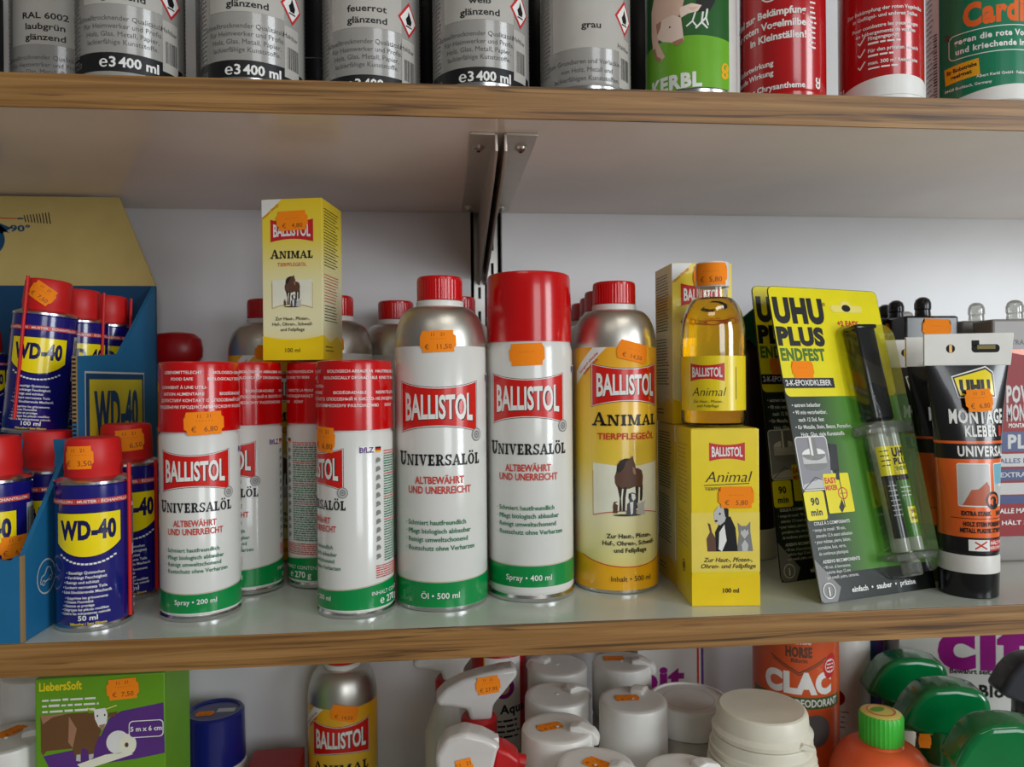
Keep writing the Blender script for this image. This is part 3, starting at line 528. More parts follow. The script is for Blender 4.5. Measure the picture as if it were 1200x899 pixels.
def lube_can(label, vol='50 ml', group='blue lubricant cans'):
    t = thing('lubricant_can', label, 'spray can', group=group); r = 23
    b = MB(); b.lathe([(21.5, 0), (23.2, .4), (23.4, 2.6, TIN), (22.4, 4, TIN), (r, 5.2), (r, 93.6), (22.4, 94.4, NAVY), (23.3, 94.8, TIN), (23.3, 96.4, TIN), (21.6, 97.4, TIN), (18, 99, TIN)], NAVY, 64); b.build('can_body', t)
    b = MB(); b.lathe([(17.2, 98), (17.4, 98.4), (17.1, 103), (17.6, 104), (16.6, 122), (15.6, 123.8), (13.5, 124.3)], WDRED, 56); b.build('cap', t)
    b = MB(); p = Print(b, cyl(r))
    p.rect(-32, 32, 82.4, 85.8, TXR); p.up(); p.text('· ÉCHANTILLON · MUSTER · ÉCHANTILLON ·', 0, 83.2, 1.7, LW, W=62, bold=.02); n = 16
    hw = 20.6
    def sh(g): return [(-hw-g+2*(hw+g)*k/n, 57-g-8.5*(1-abs(-1+2*k/n)**2.2)) for k in range(n+1)], [(-hw-g+2*(hw+g)*k/n, 76.4+g) for k in range(n+1)]
    p.strip(*sh(.9), NAVY2); p.up(); p.strip(*sh(0), WDYEL); p.up(); p.text('WD-40', 0, 60.2, 11, NAVY2, W=35, bold=.055, res=3)
    for k in range(15):
        a = -18+k*2.4; p.rect(a, a+1.9, 54.4-8.3*(1-abs(a/21)**2.2)-3, 54.4-8.3*(1-abs(a/21)**2.2)-1.8, LW, a*.9)
    for k, s in enumerate(('• Beseitigt Quietschen', '• Verdrängt Feuchtigkeit', '• Reinigt und schützt', '• Lockert verrostete Teile', '• Löst blockierende Mechanik')): p.text(s, -13-k*.9, 37.5-k*3.1, 1.75, LW, bold=.02, align='l')
    for k, s in enumerate(('• Supprime les grincements', '• Chasse l’humidité', '• Nettoie et protège', '• Dégrippe les pièces rouillées', '• Libère les mécanismes coincés')): p.text(s, -14-k*.8, 21.4-k*2.5, 1.6, LW, bold=.02, align='l')
    p.rect(-8, 8, .2+6.6, 6.6+.1, NAVY); p.text(vol, 0, 6.9+.6, 3.1, LW, bold=.02, sx=1.15); p.text('Silikonfrei / Sans Silicone', 0, 4.6, 1.5, YEL, bold=.02)
    p.barcode(r*1.25, 44, 10, 36, LGREY)
    for sgn in (-1, 1): p.lines(sgn*r*2-10, 74, 20, 20, 3, 1, LW)
    b.build('can_print', t)
    return t
NAVY2 = mat('dark_navy_ink', (22, 20, 80), .25, coat=.4)
def straw(parent, deg, z0=2, z1=105, r=25, film_=True):
    b = MB(); a = math.radians(deg); x, y = r*math.sin(a), -r*math.cos(a); b.tube([(x, y, z0), (x, y, z1)], 1.25, WDRED, 10); b.build('straw', parent)
w1 = lube_can('blue and yellow lubricant can standing outside the display at its right corner'); 
w2 = copy_tree(w1); w3 = copy_tree(w1); w4 = copy_tree(w1); w6 = copy_tree(w1)
w1.location = Vector((-235.1, 41.1, 0))*S; w1.rotation_euler.z = math.radians(13.6); straw(w1, 66, 5, 107)
def put(o, x, y, z, rz, lb, ry=0, sc=1):
    o.location = Vector((x, y, z))*S; o.rotation_euler = (0, math.radians(ry), math.radians(rz)); o['label'] = lb; o.scale = (sc, sc, sc)
put(w2, -240.5, 107, 0, 25, 'blue lubricant can directly behind the one at the display corner', sc=1.045)
straw(w2, 45, 5, 98)
put(w3, -297, 36, 2.2, 12, 'blue lubricant can in the lower tray of the display, front row, sticker on its label')
put(w4, -287, 87, 2.2, 30, 'blue lubricant can in the lower tray, behind the front one, mostly its red cap showing')
big = lube_can('large tilted blue lubricant can', '100 ml')
w5 = copy_tree(big); w7 = copy_tree(big)
put(big, -309, 112, 123, 18, 'tilted blue lubricant can on the upper tier, front, red straw across its label', 5.2, .94)
straw(big, -27, 12, 124, 24.6)
put(w5, -300, 155.5, 121.5, 35, 'blue lubricant can on the upper tier, second in the row, slim red straw', 2, .93); straw(w5, 38, 20, 122, 24.6)
put(w7, -296, 198.5, 121.5, 35, 'blue lubricant can on the upper tier, last in the row beside the side panel', 2, .93); straw(w7, 38, 20, 122, 24.6)
put(w6, -366, 150, 121.2, 35, 'short blue lubricant can on the upper tier at the left, partly behind the tilted can', 0, .66)
sticker(w1, cyl(17.5), -6, 112, 18.5, 15, 1, '€   3,50', .5)
sticker(w2, cyl(17.5), 1, 113, 20, 15, 4, '€   6,50', .5)
sticker(w3, cyl(23.1), 20, 53, 19, 14, 0, '€   6,50', .5)
sticker(big, cyl(17.6), -1.5, 112, 19, 14, -32, '€  7,50', .5)
# red-lidded bottle behind the cans
t = thing('red_lidded_bottle', 'bottle with a rounded dark red lid, behind the leftmost small spray can', 'bottle', (-252, 248, 0))
b = MB(); b.lathe([(13, 0), (14, 2), (14, 150), (13, 165), (12, 178)], CREAM, 48); b.build('bottle_body', t)
b = MB(); b.lathe([(12, 178), (17, 180), (20, 185), (20.5, 193), (19, 202), (14, 207), (6, 208.5), (.5, 208.5)], DREDP := mat('dark_red_plastic', (176, 12, 20), .35), 48, ovx=1.2, ovy=.75); b.build('lid', t)

# ================================================================ epoxy blister cards
CARDG = mat('card_green', (70, 140, 36), .3, coat=.5); CARDK = mat('card_black', (28, 34, 30), .28, coat=.5); CGRAD = ramp_mat('card_green_gradient', [(0, (34, 42, 36)), (26, (42, 62, 40)), (45, (70, 120, 40)), (70, (96, 168, 48)), (111, (130, 196, 60))], 'X', .28)
CARDY = mat('card_yellow', (240, 226, 10), .28, coat=.5); ENDF = mat('olive_green_ink', (74, 116, 34), .35)
def rrect(x0, x1, y0, y1, r, n=5):
    o = []
    for cx_, cy_, a0 in ((x1-r, y1-r, 0), (x0+r, y1-r, 90), (x0+r, y0+r, 180), (x1-r, y0+r, 270)):
        for k in range(n+1): a = math.radians(a0+90*k/n); o.append((cx_+r*math.cos(a), cy_+r*math.sin(a)))
    return o
def blister(label):
    t = thing('glue_blister_pack', label, 'glue pack', group='two-part glue blister packs')
    W, H = 111.4, 238; b = MB()
    b.prism(rrect(0, W, 0, H, 5), 0, .9, CARDK); p = Print(b, plane((0, 0, 0), (1, 0, 0), (0, 0, 1)), .1)
    p.poly(rrect(.4, W-.4, 150, H-.4, 4.6), CARDY); p.strip([(.4, 20), (W-.4, 20)], [(.4, 150), (W-.4, 150)], CGRAD); p.up()
    p.poly([(.4, .6), (8, .4), (W-.4, .4), (W-.4, 20), (14, 20), (.4, 32)], CARDK); p.up(); p.poly([(.4, 3), (3, .6), (15, .5), (20, 10), (.4, 31)], GREYC := GREY); p.up()
    p.text('UHU', 27, 209.5, 18, BLACK, W=49, bold=.066, res=4); p.text('®', 53, 223, 3, BLACK, bold=0)
    p.text('PLUS', 24.5, 191, 13, BLACK, W=46, bold=.064, res=4); p.text('ENDFEST', 23.5, 178.5, 8.8, ENDF, W=43, bold=.05, res=3)
    p.rect(.4, 49, 156.5, 164.5, BLACK); p.up(); p.text('2-K-EPOXIDKLEBER', 24, 158.6, 4.2, LW, W=44, bold=.02)
    p.text('+2 EASY', 74.5, 207, 4.2, TXR, W=22, bold=.05); p.text('MIXER', 78, 201.5, 3.6, TXR, bold=.05)
    p.poly(rrect(59.5, 92, 218.5, 224.5, 2.9), PALE); p.ell(75.5, 224, 6, 4.2, PALE); p.up(); p.ell(75.5, 222, 4.5, 3, DARKGAP)
    for k, (s, ind) in enumerate((('• extrem belastbar', 0), ('• 90 min verarbeitbar,', 0), ('nach 12 Std. fest', 4), ('• für Metalle, Stein, Beton, Porzellan,', 0), ('Holz, Glas, viele Kunststoffe', 4))): p.text(s, 4+ind, 142-k*5.6, 2.9, LW, bold=.012, align='l', sx=.86)
    p.poly(rrect(.8, 31, 79.5, 119.5, 3), LW); p.up(); p.poly(rrect(1.5, 30.3, 80.2, 118.8, 2.6), mat('photo_grey', (140, 140, 146), .4)); p.up()
    p.poly([(2, 84), (30, 90), (30, 81), (2, 81)], LGREY); p.ell(16.5, 98, 11, 4.5, GREY); p.up(); p.rect(5.5, 27.5, 99, 106, LGREY); p.ell(16.5, 106, 11, 4.6, LW); p.up(); p.rect(13, 20, 105, 118.5, GREY); p.up(); p.rect(14, 16, 105, 118.5, LW); p.line([(2, 80.5), (14, 89), (29, 84)], .5, BLACK)
    p.poly(rrect(.2, 19, 58, 79, 2), CARDY); p.up(); p.text('90', 9.6, 69, 5, BLACK, bold=.04); p.text('min', 9.6, 61.5, 4.6, BLACK, bold=.04)
    p.poly(rrect(21, 45.5, 62, 91, 1.2), CARDY); p.up(); p.text('EASY', 27.6, 84, 4, TXR, W=11.5, bold=.05); p.text('MIXER', 27.4, 79, 3.4, TXR, W=11.5, bold=.05)
    p.rect(31, 38.5, 93, 113, BLACK, -6); p.rect(33.5, 37, 86, 94, BLACK, -6); p.line([(36, 88), (37, 66)], .8, BLACK); p.ring(37, 76, 4.6, .9, TXR); p.line([(34, 76), (41, 76)], .6, TXR); p.poly([(31, 66), (35, 72), (36.5, 66), (33, 61.5)], BLACK)
    p.up(); p.text('COLLE À 2 COMPOSANTS', 5, 54.6, 2.2, LW, bold=.02, align='l', sx=.9)
    for k, s in enumerate(('• temps de travail : 90 min,', 'attendre 12 h avant utilisation', '• pour métaux, pierre, béton,', 'porcelaine, bois, verre,', 'de nombreux plastiques')): p.text(s, 3+2*(s[0] != '•'), 50-k*4.2, 2.4, LW, bold=0, align='l', sx=.8)
    p.text('ADESIVO BICOMPONENTE', 7, 27.5, 2.2, LW, bold=.02, align='l', sx=.9)
    for k, s in enumerate(('• 90 min. di lavorazione,', 'indurito dopo 12 ore', '• per metalli, pietra, cemento,')): p.text(s, 7+2*(s[0] != '•'), 23.6-k*3.6, 2.2, LW, bold=0, align='l', sx=.8)
    p.ring(8.5, 8.5, 5.6, .7, LW); p.text('i', 8.5, 5.2, 6, LW, bold=.03); p.text('einfach  •  sauber  •  präzise', 60, 5.6, 3.6, LW, W=62, bold=.025)
    b.build('card', t)
    # formed clear bubble over the syringe
    b = MB(); out = rrect(58, 106, 10, 207, 12); o2 = rrect(62, 101, 15, 203, 11); d = 18
    n = len(out); V = [(x, -.2, z) for x, z in out]+[(x, -d, z) for x, z in o2]; b.raw(V, [(i, (i+1) % n, n+(i+1) % n, n+i) for i in range(n)]+[tuple(range(n, 2*n))], FILM, True); b.build('clear_bubble', t, sharp=50)
    # syringe: two barrels, label, flange, plunger, nozzle
    sy = bpy.data.objects.new('syringe', None); COL.objects.link(sy); sy.parent = t; sy.empty_display_size = .01; sy.location = Vector((81, -9.3, 0))*S; sy.rotation_euler.y = math.radians(-1.5)
    b = MB(); b.prism([(-8, 128), (-9.5, 129), (-9.5, 201), (-8, 203), (8, 203), (9.5, 201), (9.5, 129), (8, 128)], -6.5, 6.5, BLKPL, bev=2.2); b.box(-10.5, 10.5, -7.5, 7.5, 200.5, 204, BLKPL, 1.2); b.build('plunger', sy)
    b = MB()
    for sx in (-6.6, 6.6): b.lathe([(6.2, 30), (6.5, 31), (6.5, 122)], FROST, 32, (sx, 0))
    b.lathe([(6.5, 22), (3, 28), (3, 30)], FROST, 24); b.build('barrels', sy)
    b = MB(); b.prism([(-22, 119), (-20, 124.5), (-12, 127), (12, 127), (21, 124.5), (23, 119), (20, 117.5), (-20, 117.5)], -8.5, 8.5, CLEAR, bev=1); b.build('finger_flange', sy)
    b = MB(); b.box(-20, 20, -8, 7, 24, 29, CLEAR, 1.5); b.box(-7, 7, -4, 4, 12, 23, CLEAR, 2); b.build('nozzle_cap', sy)
    b = MB(); p = Print(b, cyl(6.5, -25), .15); 
    for q, yy, m in ((-6.6, 0, None), (6.6, 0, None)):
        pp = Print(b, (lambda qx: (lambda f: (setattr(f, 'step', 1.2), setattr(f, 'ystep', 0), f)[2])(lambda x, y, o: (qx+(6.5+o)*math.sin(x/6.5), -(6.5+o)*math.cos(x/6.5), y)))(q), .15)
        pp.rect(-8.2, 8.2, 86, 108, CARDY); pp.rect(-8.2, 8.2, 40, 84, CARDG if q > 0 else CARDK); pp.up(); pp.rect(-8.2, 8.2, 82, 86, BLACK)
        if q > 0:
            pp.text('UHU', -.5, 100, 6, BLACK, W=12, bold=.06); pp.text('PLUS', -.5, 94, 4.5, BLACK, W=12, bold=.05); pp.text('ENDFEST', -.5, 89.4, 2.8, ENDF, W=12, bold=.03); pp.lines(-5.5, 76, 9, 3, 3, .9, LW); pp.rect(-4, 4, 50, 62, CARDY); pp.up(); pp.text('90', 0, 57, 3, BLACK, bold=.03); pp.text('min', 0, 52.5, 2.6, BLACK, bold=.03)
        else: pp.lines(-5, 78, 9, 7, 3.6, .9, LGREY); pp.lines(-6, 104, 9, 4, 3.6, .9, DBROWN)
    b.build('syringe_label', sy)
    return t
def orient(o, x, y, yaw, lean, roll):
    r, u, f = cam_axes(math.radians(yaw), math.radians(-lean), math.radians(roll))
    o.matrix_world = Matrix(((r.x, f.x, u.x, x*S), (r.y, f.y, u.y, y*S), (r.z, f.z, u.z, 0), (0, 0, 0, 1)))
u1 = blister('yellow, green and black glue blister card with syringe, front one of two')
u2 = copy_tree(u1); orient(u1, 264, 17, -15.9, 13.5, -.3); orient(u2, 261, 73, -15.9, 7.8, 0)
u2['label'] = 'glue blister card standing behind the front one, only its left edge visible'
sticker(u1, plane((0, 0, 0), (1, 0, 0), (0, 0, 1)), 20.5, 171, 21, 13.5, 0, '', .5, top='')
sticker(u2, plane((0, 0, 0), (1, 0, 0), (0, 0, 1)), 20.5, 171, 21, 13.5, 0, '', .5, top='')

# ================================================================ squeeze tubes of mounting glue
TBLK = mat('tube_black', (24, 23, 24), .25, coat=.6); TEALHI = mat('pale_blue_print', (120, 180, 200), .4); TERRA = mat('terracotta_print', (186, 92, 58), .4)
def glue_tube(label):
    t = thing('glue_tube', label, 'glue tube', group='black mounting glue tubes'); r = 19.5; hw = 30.5
    b = MB(); n = 64; rings = []
    zs = [(30, 0), (34, 0), (60, .05), (85, .17), (110, .34), (135, .56), (155, .78), (168, .94)]
    for z, q in zs:
        e = math.pi/2*q; wx = r+(hw-r)*q; wy = r*(1-q)+.9*q; rings.append([(wx*math.sin(2*math.pi*k/n), -wy*math.cos(2*math.pi*k/n), z) for k in range(n)])
    V = [v for g in rings for v in g]; F = [(i*n+k, i*n+(k+1) % n, (i+1)*n+(k+1) % n, (i+1)*n+k) for i in range(len(rings)-1) for k in range(n)]; b.raw(V, F, TBLK, True); b.raw(rings[0], [tuple(range(n-1, -1, -1))], TBLK); b.build('tube_body', t)
    b = MB(); V = []
    b.prism([(-hw-.4, 168), (-30.9, 190.5), (-31.4, 191.5), (33, 192), (33.4, 190.5), (hw+.4, 168)], -1, 1, WPL, bev=.4)
    p = Print(b, plane((0, -1, 0), (1, 0, 0), (0, 0, 1)), .1); p.ell(-12, 180.5, 3.2, 3.2, DARKGAP); p.poly(rrect(3, 23, 177.5, 183.5, 2.6), DARKGAP); p.rect(3, 8.5, 182, 186.5, DARKGAP); p.up(); p.rect(-13, -11, 177.6, 183.3, DYEL); p.rect(7, 20, 180, 183, mat('olive_print', (120, 104, 20), .4))
    b.build('crimped_end', t)
    b = MB(); b.lathe([(r+.1, 18), (r+.6, 18.4), (r+.6, 29), (r+.2, 31)], WPL, 56); b.build('collar', t)
    b = MB(); b.lathe([(18.6, 0), (19.4, .8), (19.8, 17.6), (19.2, 18.2)], BLKPL, 56); b.build('screw_cap', t)
    def wq(z):
        for (z0, q0), (z1, q1) in zip(zs, zs[1:]):
            if z0 <= z <= z1: return q0+(q1-q0)*(z-z0)/(z1-z0)
        return 0 if z < 30 else .94
    def f(x, y, o):
        q = wq(y); wx = r+(hw-r)*q+o; wy = r*(1-q)+.9*q+o; a = x/(r*(1+.55*q)); return (wx*math.sin(a), -wy*math.cos(a), y)
    f.step = 1.8; f.ystep = 4
    b = MB(); p = Print(b, f, .15); h = 27
    p.rect(-58, 58, 36, 113, ORINK); p.up(); p.rect(-58, 58, 100, 111, BLACK); p.up(); p.rect(-58, 58, 33, 44, BLACK)
    p.poly(rrect(-15, 8, 66, 97, 1.5), LW); p.poly(rrect(11, 30, 66, 97, 1.5), LW); p.up(); p.poly(rrect(-14.3, 7.3, 66.7, 96.3, 1.2), LGREY); p.poly(rrect(11.7, 29, 82, 96.3, 1.2), TEALHI); p.poly([(11.7, 67), (29, 67), (29, 82), (20, 79), (11.7, 84)], LGREY); p.up()
    p.poly([(-12, 67), (-6, 78), (6.8, 80), (6.8, 67)], TERRA); p.poly([(-2, 78), (5, 84), (7, 80)], TERRA); p.ell(9.5, 70.5, 6.4, 6.4, BLACK); p.up(); p.ring(9.5, 70.5, 4.6, 1.6, ORINK, 20, -40, 220); p.poly([(5, 70), (9, 67), (9.5, 72)], ORINK)
    p.text('EXTRA STARK', -3, 59.8, 2.9, BLACK, W=20, bold=.05); p.text('INNEN + AUSSEN', 21, 59.8, 2.9, BLACK, W=18, bold=.05); p.line([(-20, 57.6), (30, 57.6)], .4, BLACK); p.text('HOLZ STEIN PORENBETON', 5, 52.2, 2.9, BLACK, W=34, bold=.05); p.text('METALL PLASTIK STYROPOR', 4, 47.6, 2.9, BLACK, W=36, bold=.05)
    p.rect(-9, 5, 34.6, 42.6, LW); p.rect(5.4, 21, 34.6, 42.6, mat('badge_red', (200, 50, 46), .35)); p.up(); p.line([(-5, 36), (3, 41.5)], 1.1, TXR); p.line([(-5, 41), (3, 36)], 1.1, TXR); p.text('HÄLT WIE', 13, 39.2, 2.2, LW, bold=.03); p.text('GESCHRAUBT', 13, 36, 1.8, LW, bold=.02)
    p.text('UNIVERSAL', 6, 102.2, 6.8, LW, W=39, bold=.036); p.text('KLEBER', 4.5, 116.4, 7.4, LW, W=24, bold=.034); p.rect(19, 22.5, 116.4, 124, TXR); p.text('MONTAGE', 3.5, 126, 9.6, LW, W=43, bold=.036)
    p.poly([(-10, 144), (-13.5, 160), (12, 167.5), (18, 163), (18.5, 144)], LW); p.up(); p.poly([(-9.1, 145), (-12.4, 159.4), (11.8, 166.4), (17.1, 162.4), (17.5, 145)], BLACK); p.up(); p.poly([(-8.2, 146), (-11.2, 158.6), (11.6, 165), (16, 161.6), (16.6, 146)], WDYEL); p.up(); p.text('UHU', 3, 148, 8.6, BLACK, W=22, bold=.08)
    b.build('tube_print', t); return t
g1 = glue_tube('black and orange glue tube standing on its cap, frontmost of three, whole label visible')
g2 = copy_tree(g1); g3 = copy_tree(g1)
g1.location = Vector((386.5, 33.5, 0))*S; g1.rotation_euler.z = math.radians(-9); 
g2.location = Vector((398, 74.5, 0))*S; g2.rotation_euler.z = math.radians(-5); g2['label'] = 'black and orange glue tube, middle of three, half hidden by the front tube'
g3.location = Vector((404, 115.5, 0))*S; g3.rotation_euler.z = math.radians(-5); g3['label'] = 'black and orange glue tube, rearmost of three, beside the leaning blister card'
sticker(g1, f_tube := (lambda f: (setattr(f, 'step', 2), setattr(f, 'ystep', 4), f)[2])(lambda x, y, o: ((24.8+o)*math.sin(x/29), -(10.6-(y-142)*.16+o)*math.cos(x/29), y)), 3.5, 142.5, 23, 16, 3, '€  6,80', 1.2)
sticker(g3, f_tube, 4, 142, 18, 20, 0, '', 1.2, top='11')
sticker(g2, f_tube, -12, 162, 10, 18, 0, '', 1.4, top='')
# cartridges behind: flat-topped tubes with domed nozzle caps
LABR = mat('cartridge_red', (146, 24, 30), .5)
def cartridge(label, kind, cx_, cy_, rot, wd=46, H=212):
    t = thing('sealant_cartridge', label, 'cartridge', (cx_, cy_, 0), rot, group='boxed sealant cartridges'); h = wd/2
    shell = BLKPL if kind == 'k' else CARTG
    b = MB(); b.box(-h, h, -13, 13, 0, H, shell, 2); b.build('shell', t)
    b = MB(); b.lathe([(6.2, H-.5), (6.6, H+1), (6.2, H+6), (6.9, H+7), (6.9, H+12), (5.6, H+15.5), (3, H+17.4), (.4, H+17.8)], BLKPL if kind == 'k' else CLEAR, 24, rib=.0); b.build('domed_cap', t)
    b = MB(); p = Print(b, plane((0, -13, 0), (1, 0, 0), (0, 0, 1)), .12)
    if kind == 'k':
        p.rect(-h+3, h-3, 6, H-30, CARDK); p.up(); p.rect(-h+3, h-3, H-62, H-36, CARDY); p.up(); p.text('UHU', 0, H-56, 14, BLACK, W=36, bold=.08); p.line([(2, H-33), (h-1, H-22)], 1, YEL)
    else:
        p.text('100% TRANSPARENT', 0, H-22, 4, BLACK, W=wd-5, bold=.02); p.rect(-h+1, h-1, 22, H-26, LABR); p.up(); p.poly([(-h+1, H-26), (h-1, H-26), (h-1, H-38), (2, H-32)], ORINK); p.rect(6, 18, H-56, H-36, DYEL); p.up(); p.text('L', 12, H-54, 14, LABR, bold=.06)
        p.text('POWER', -h+12, 137.5, 13.5, LGREY, W=36, bold=.04, align='l'); p.text('MONTAGE', -h+12, 121.5, 13.5, LGREY, W=36, bold=.03, align='l'); p.text('MONTAGEKLEBER', -h+14, 115.5, 3.6, LW, W=33, bold=.02, align='l')
        p.rect(-h+1, h-1, 95, 112, RIB); p.rect(-h+1, h-1, 82, 93, LGREY); p.rect(-h+1, h-1, 70, 80, RIB); p.rect(-h+1, h-1, 58, 68, LGREY); p.rect(-h+1, h-1, 50, 57, RIB); p.up(); p.text('PL', -h+13, 98, 11, LGREY, bold=.04, align='l'); p.text('ALLES IN EINEM', 0, 85, 4, RIB, W=wd-10, bold=.02); p.text('ALLE MATERIALIEN', 0, 42, 4, LW, W=wd-10, bold=.02); p.text('HÄLT SOFORT', 0, 32, 3.4, LW, W=wd-14, bold=.02); p.text('EXTRA STARK', 0, 73, 4, LGREY, W=wd-12, bold=.02)
    b.build('cartridge_print', t); return t
q1 = cartridge('black boxed cartridge with black domed cap and orange sticker, behind the three glue tubes', 'k', 431, 149, 0, 50, 214)
sticker(q1, plane((0, -13, 0), (1, 0, 0), (0, 0, 1)), 4, 203, 27, 16, -2, '', .6, top='')
q2 = cartridge('black boxed cartridge with dull orange sticker, partly behind the yellow blister card', 'k', 423, 176, 0, 46, 214)
sticker(q2, plane((0, -13, 0), (1, 0, 0), (0, 0, 1)), -8, 201, 26, 16, 0, '', .6, top='')
q0 = cartridge('black boxed cartridge whose domed cap just shows at the edge of the blister card', 'k', 430, 204, 0, 46, 213)
cartridge('grey cartridge with clear dome cap, directly right of the black boxed cartridge', 'c', 497, 168, 0, 46, 211)
cartridge('see-through cartridge with red label at the right edge of the middle shelf', 'c', 501, 126, 0, 62, 209)
cartridge('see-through cartridge against the wall, only its clear dome visible behind the black caps', 'c', 470, 232, 0, 40, 209)
# dark bottle behind the blister cards
t = thing('dark_bottle', 'dark bottle with cream foot and green corner, between yellow carton and blister cards', 'bottle', (274, 170, 0))
b = MB(); b.lathe([(25, 0), (26, 1), (26, 26), (25, 27)], CREAM, 40); b.build('cream_foot', t)
b = MB(); b.lathe([(25.6, 27), (25.6, 175), (20, 190), (14, 196)], mat('dark_brown_bottle', (40, 20, 24), .3), 40); b.build('bottle_body', t)
b = MB(); b.lathe([(14, 196), (14, 214)], BLKPL, 32); b.build('cap', t)
b = MB(); b.prism([(-20, 208), (-2, 188), (22, 205), (5, 228)], -29, -26, mat('dark_green_tag', (14, 70, 44), .4)); b.prism([(-6, 194), (6, 194), (6, 214), (-6, 214)], -26.2, -13, BLKPL); b.build('green_tag', t)
# ================================================================ paint and insect spray cans on the top shelf
ZT = 352.3
def big_can(name, label, cat, body, r=33.5, H=196, group=None, rimm=None):
    t = thing(name, label, cat, group=group)
    b = MB(); b.lathe([(r-2, 0), (r+.1, .4), (r+.3, 2.6, rimm or TIN), (r-.8, 3.6, rimm or TIN), (r, 5), (r, H-30), (r-5, H-22), (r-8, H-20)], body, 72); b.build('can_body', t)
    b = MB(); b.lathe([(r-8, H-20), (r-1.5, H-19.5), (r-2, H+2), (r-4, H+4)], GREYPL if body is not BLACK else BLKPL, 48); b.build('cap', t); return t
PG = mat('paint_can_white', (160, 157, 152), .25, coat=.5); HAZ = mat('hazard_red', (200, 44, 50), .35)
def hazard(p, x, z, s):
    p.poly([(x, z-s), (x+s*.8, z), (x, z+s), (x-s*.8, z)], HAZ); p.up(); p.poly([(x, z-s*.8), (x+s*.64, z), (x, z+s*.8), (x-s*.64, z)], LW); p.up()
    p.poly([(x-s*.16, z-s*.28), (x-s*.26, z), (x-.1*s, z+s*.2), (x-s*.02, z+s*.5), (x+s*.14, z+s*.16), (x+s*.24, z-.02*s), (x+s*.16, z-s*.28)], BLACK); p.rect(x-s*.25, x+s*.25, z-s*.42, z-s*.34, BLACK)
LWP = mat('paint_label_white', (186, 182, 175), .3, coat=.4)
def paint(x, y, rot, label, name1, dz=0, kind='n', r=33.5):
    t = big_can('paint_spray_can', label, 'spray can', PG, r, group='white-labelled paint spray cans on the top shelf')
    b = MB(); p = Print(b, cyl(r))
    if kind in 'nr':
        if kind == 'n':
            p.rect(-r*1.3, r*1.3, 5.5+dz, 17.5+dz, BLACK); p.up(); p.text('℮3', -r*.28, 8.4+dz, 6.2, LW, bold=.02, sx=1.1); p.text('400 ml', r*.28, 8.6+dz, 5.9, LW, bold=.03, W=r*.72); p.text('520', -r*.98, 9+dz, 3.6, GREY, bold=0)
        for k, s in enumerate(('Schnelltrocknender Qualitätslack.', 'Für Heimwerker und Profis.', 'Holz, Glas, Metall, Papier,', 'lackierfähige Kunststoffe.')): p.text(s, -1, 38+dz-k*5.1, 3.1, GREY2, bold=.0, sx=.98)
        p.rect(-r*.78, r*.72, 48.5+dz, 120, LWP); p.up()
        for k, s in enumerate(reversed(name1)): p.text(s, 0, 51.5+dz+k*7.6, 4.2, BLACK, bold=.022, sx=1.25)
    else:
        p.rect(-r*.82, r*.9, 36+dz, 120, LWP); p.up(); p.text('grau', 2, 49+dz, 4.2, BLACK, bold=.022, sx=1.25)
        for k, s in enumerate(('Zum Grundieren und Vorlackieren', 'von Holz, Metall und', 'lackierfähigen Kunststoffen.')): p.text(s, -1, 25.5+dz-k*5.6, 3.1, GREY2, bold=0, sx=.95)
    p.rect(r*.72, r*.72+13, 12+dz, 46+dz, LWP); p.up(); p.text('Haltbar', r*.72+5.5, 38+dz, 3, BLACK, bold=0, rot=-4); p.barcode(r*.76, 14+dz, 12, 20, LWP); hazard(p, r*.92, 60+dz, 12)
    for k in range(28): p.lines(-r*1.32, 92-k*2.9, r*.42, 1, 1, 1.2, GREY, jag=.1); p.lines(r*1.45, 92-k*2.9, r*1.6, 1, 1, 1.2, GREY, jag=.1)
    b.build('can_print', t); t.location = Vector((x, y, ZT))*S; t.rotation_euler.z = math.radians(rot); return t
GREY2 = mat('mid_grey_ink', (92, 92, 92), .4)
paint(-280, 100, 6, 'paint spray can lettered RAL 6002 laubgrün, set back behind its right neighbour, top left', ('RAL 6002', 'laubgrün', 'glänzend'), -2, 'r')
paint(-208.7, 44, 13, 'large white paint spray can at the left of the top shelf, complete 400 ml band', ('weiß', 'glänzend'), 1)
paint(-126.5, 38, 7, 'white paint spray can, second with a 400 ml band, right of the widest one', ('silber', 'glänzend'), -4)
paint(-47.7, 45.3, 0, 'white paint spray can lettered feuerrot glänzend', ('feuerrot', 'glänzend'), -8)
paint(28.4, 35, -4, 'white paint spray can standing directly above the brackets', ('weiß', 'glänzend'), -5)
paint(101.8, 34, -7, 'white primer spray can lettered grau, left of the green pig can', ('grau',), -8, 'g', 31.6)
t = big_can('paint_spray_can', 'black paint spray can behind the gap between two white ones, letters ck showing', 'spray can', BLACK, group='dark spray cans at the back'); t.location = Vector((-92, 112, ZT))*S
b = MB(); p = Print(b, cyl(33.5)); p.text('Lack', 16, 58, 7, LGREY, bold=.02); p.line([(-20, 48), (30, 48)], .6, GREY); p.lines(12, 40, 14, 5, 4, 1.2, GREY); b.build('can_print', t)
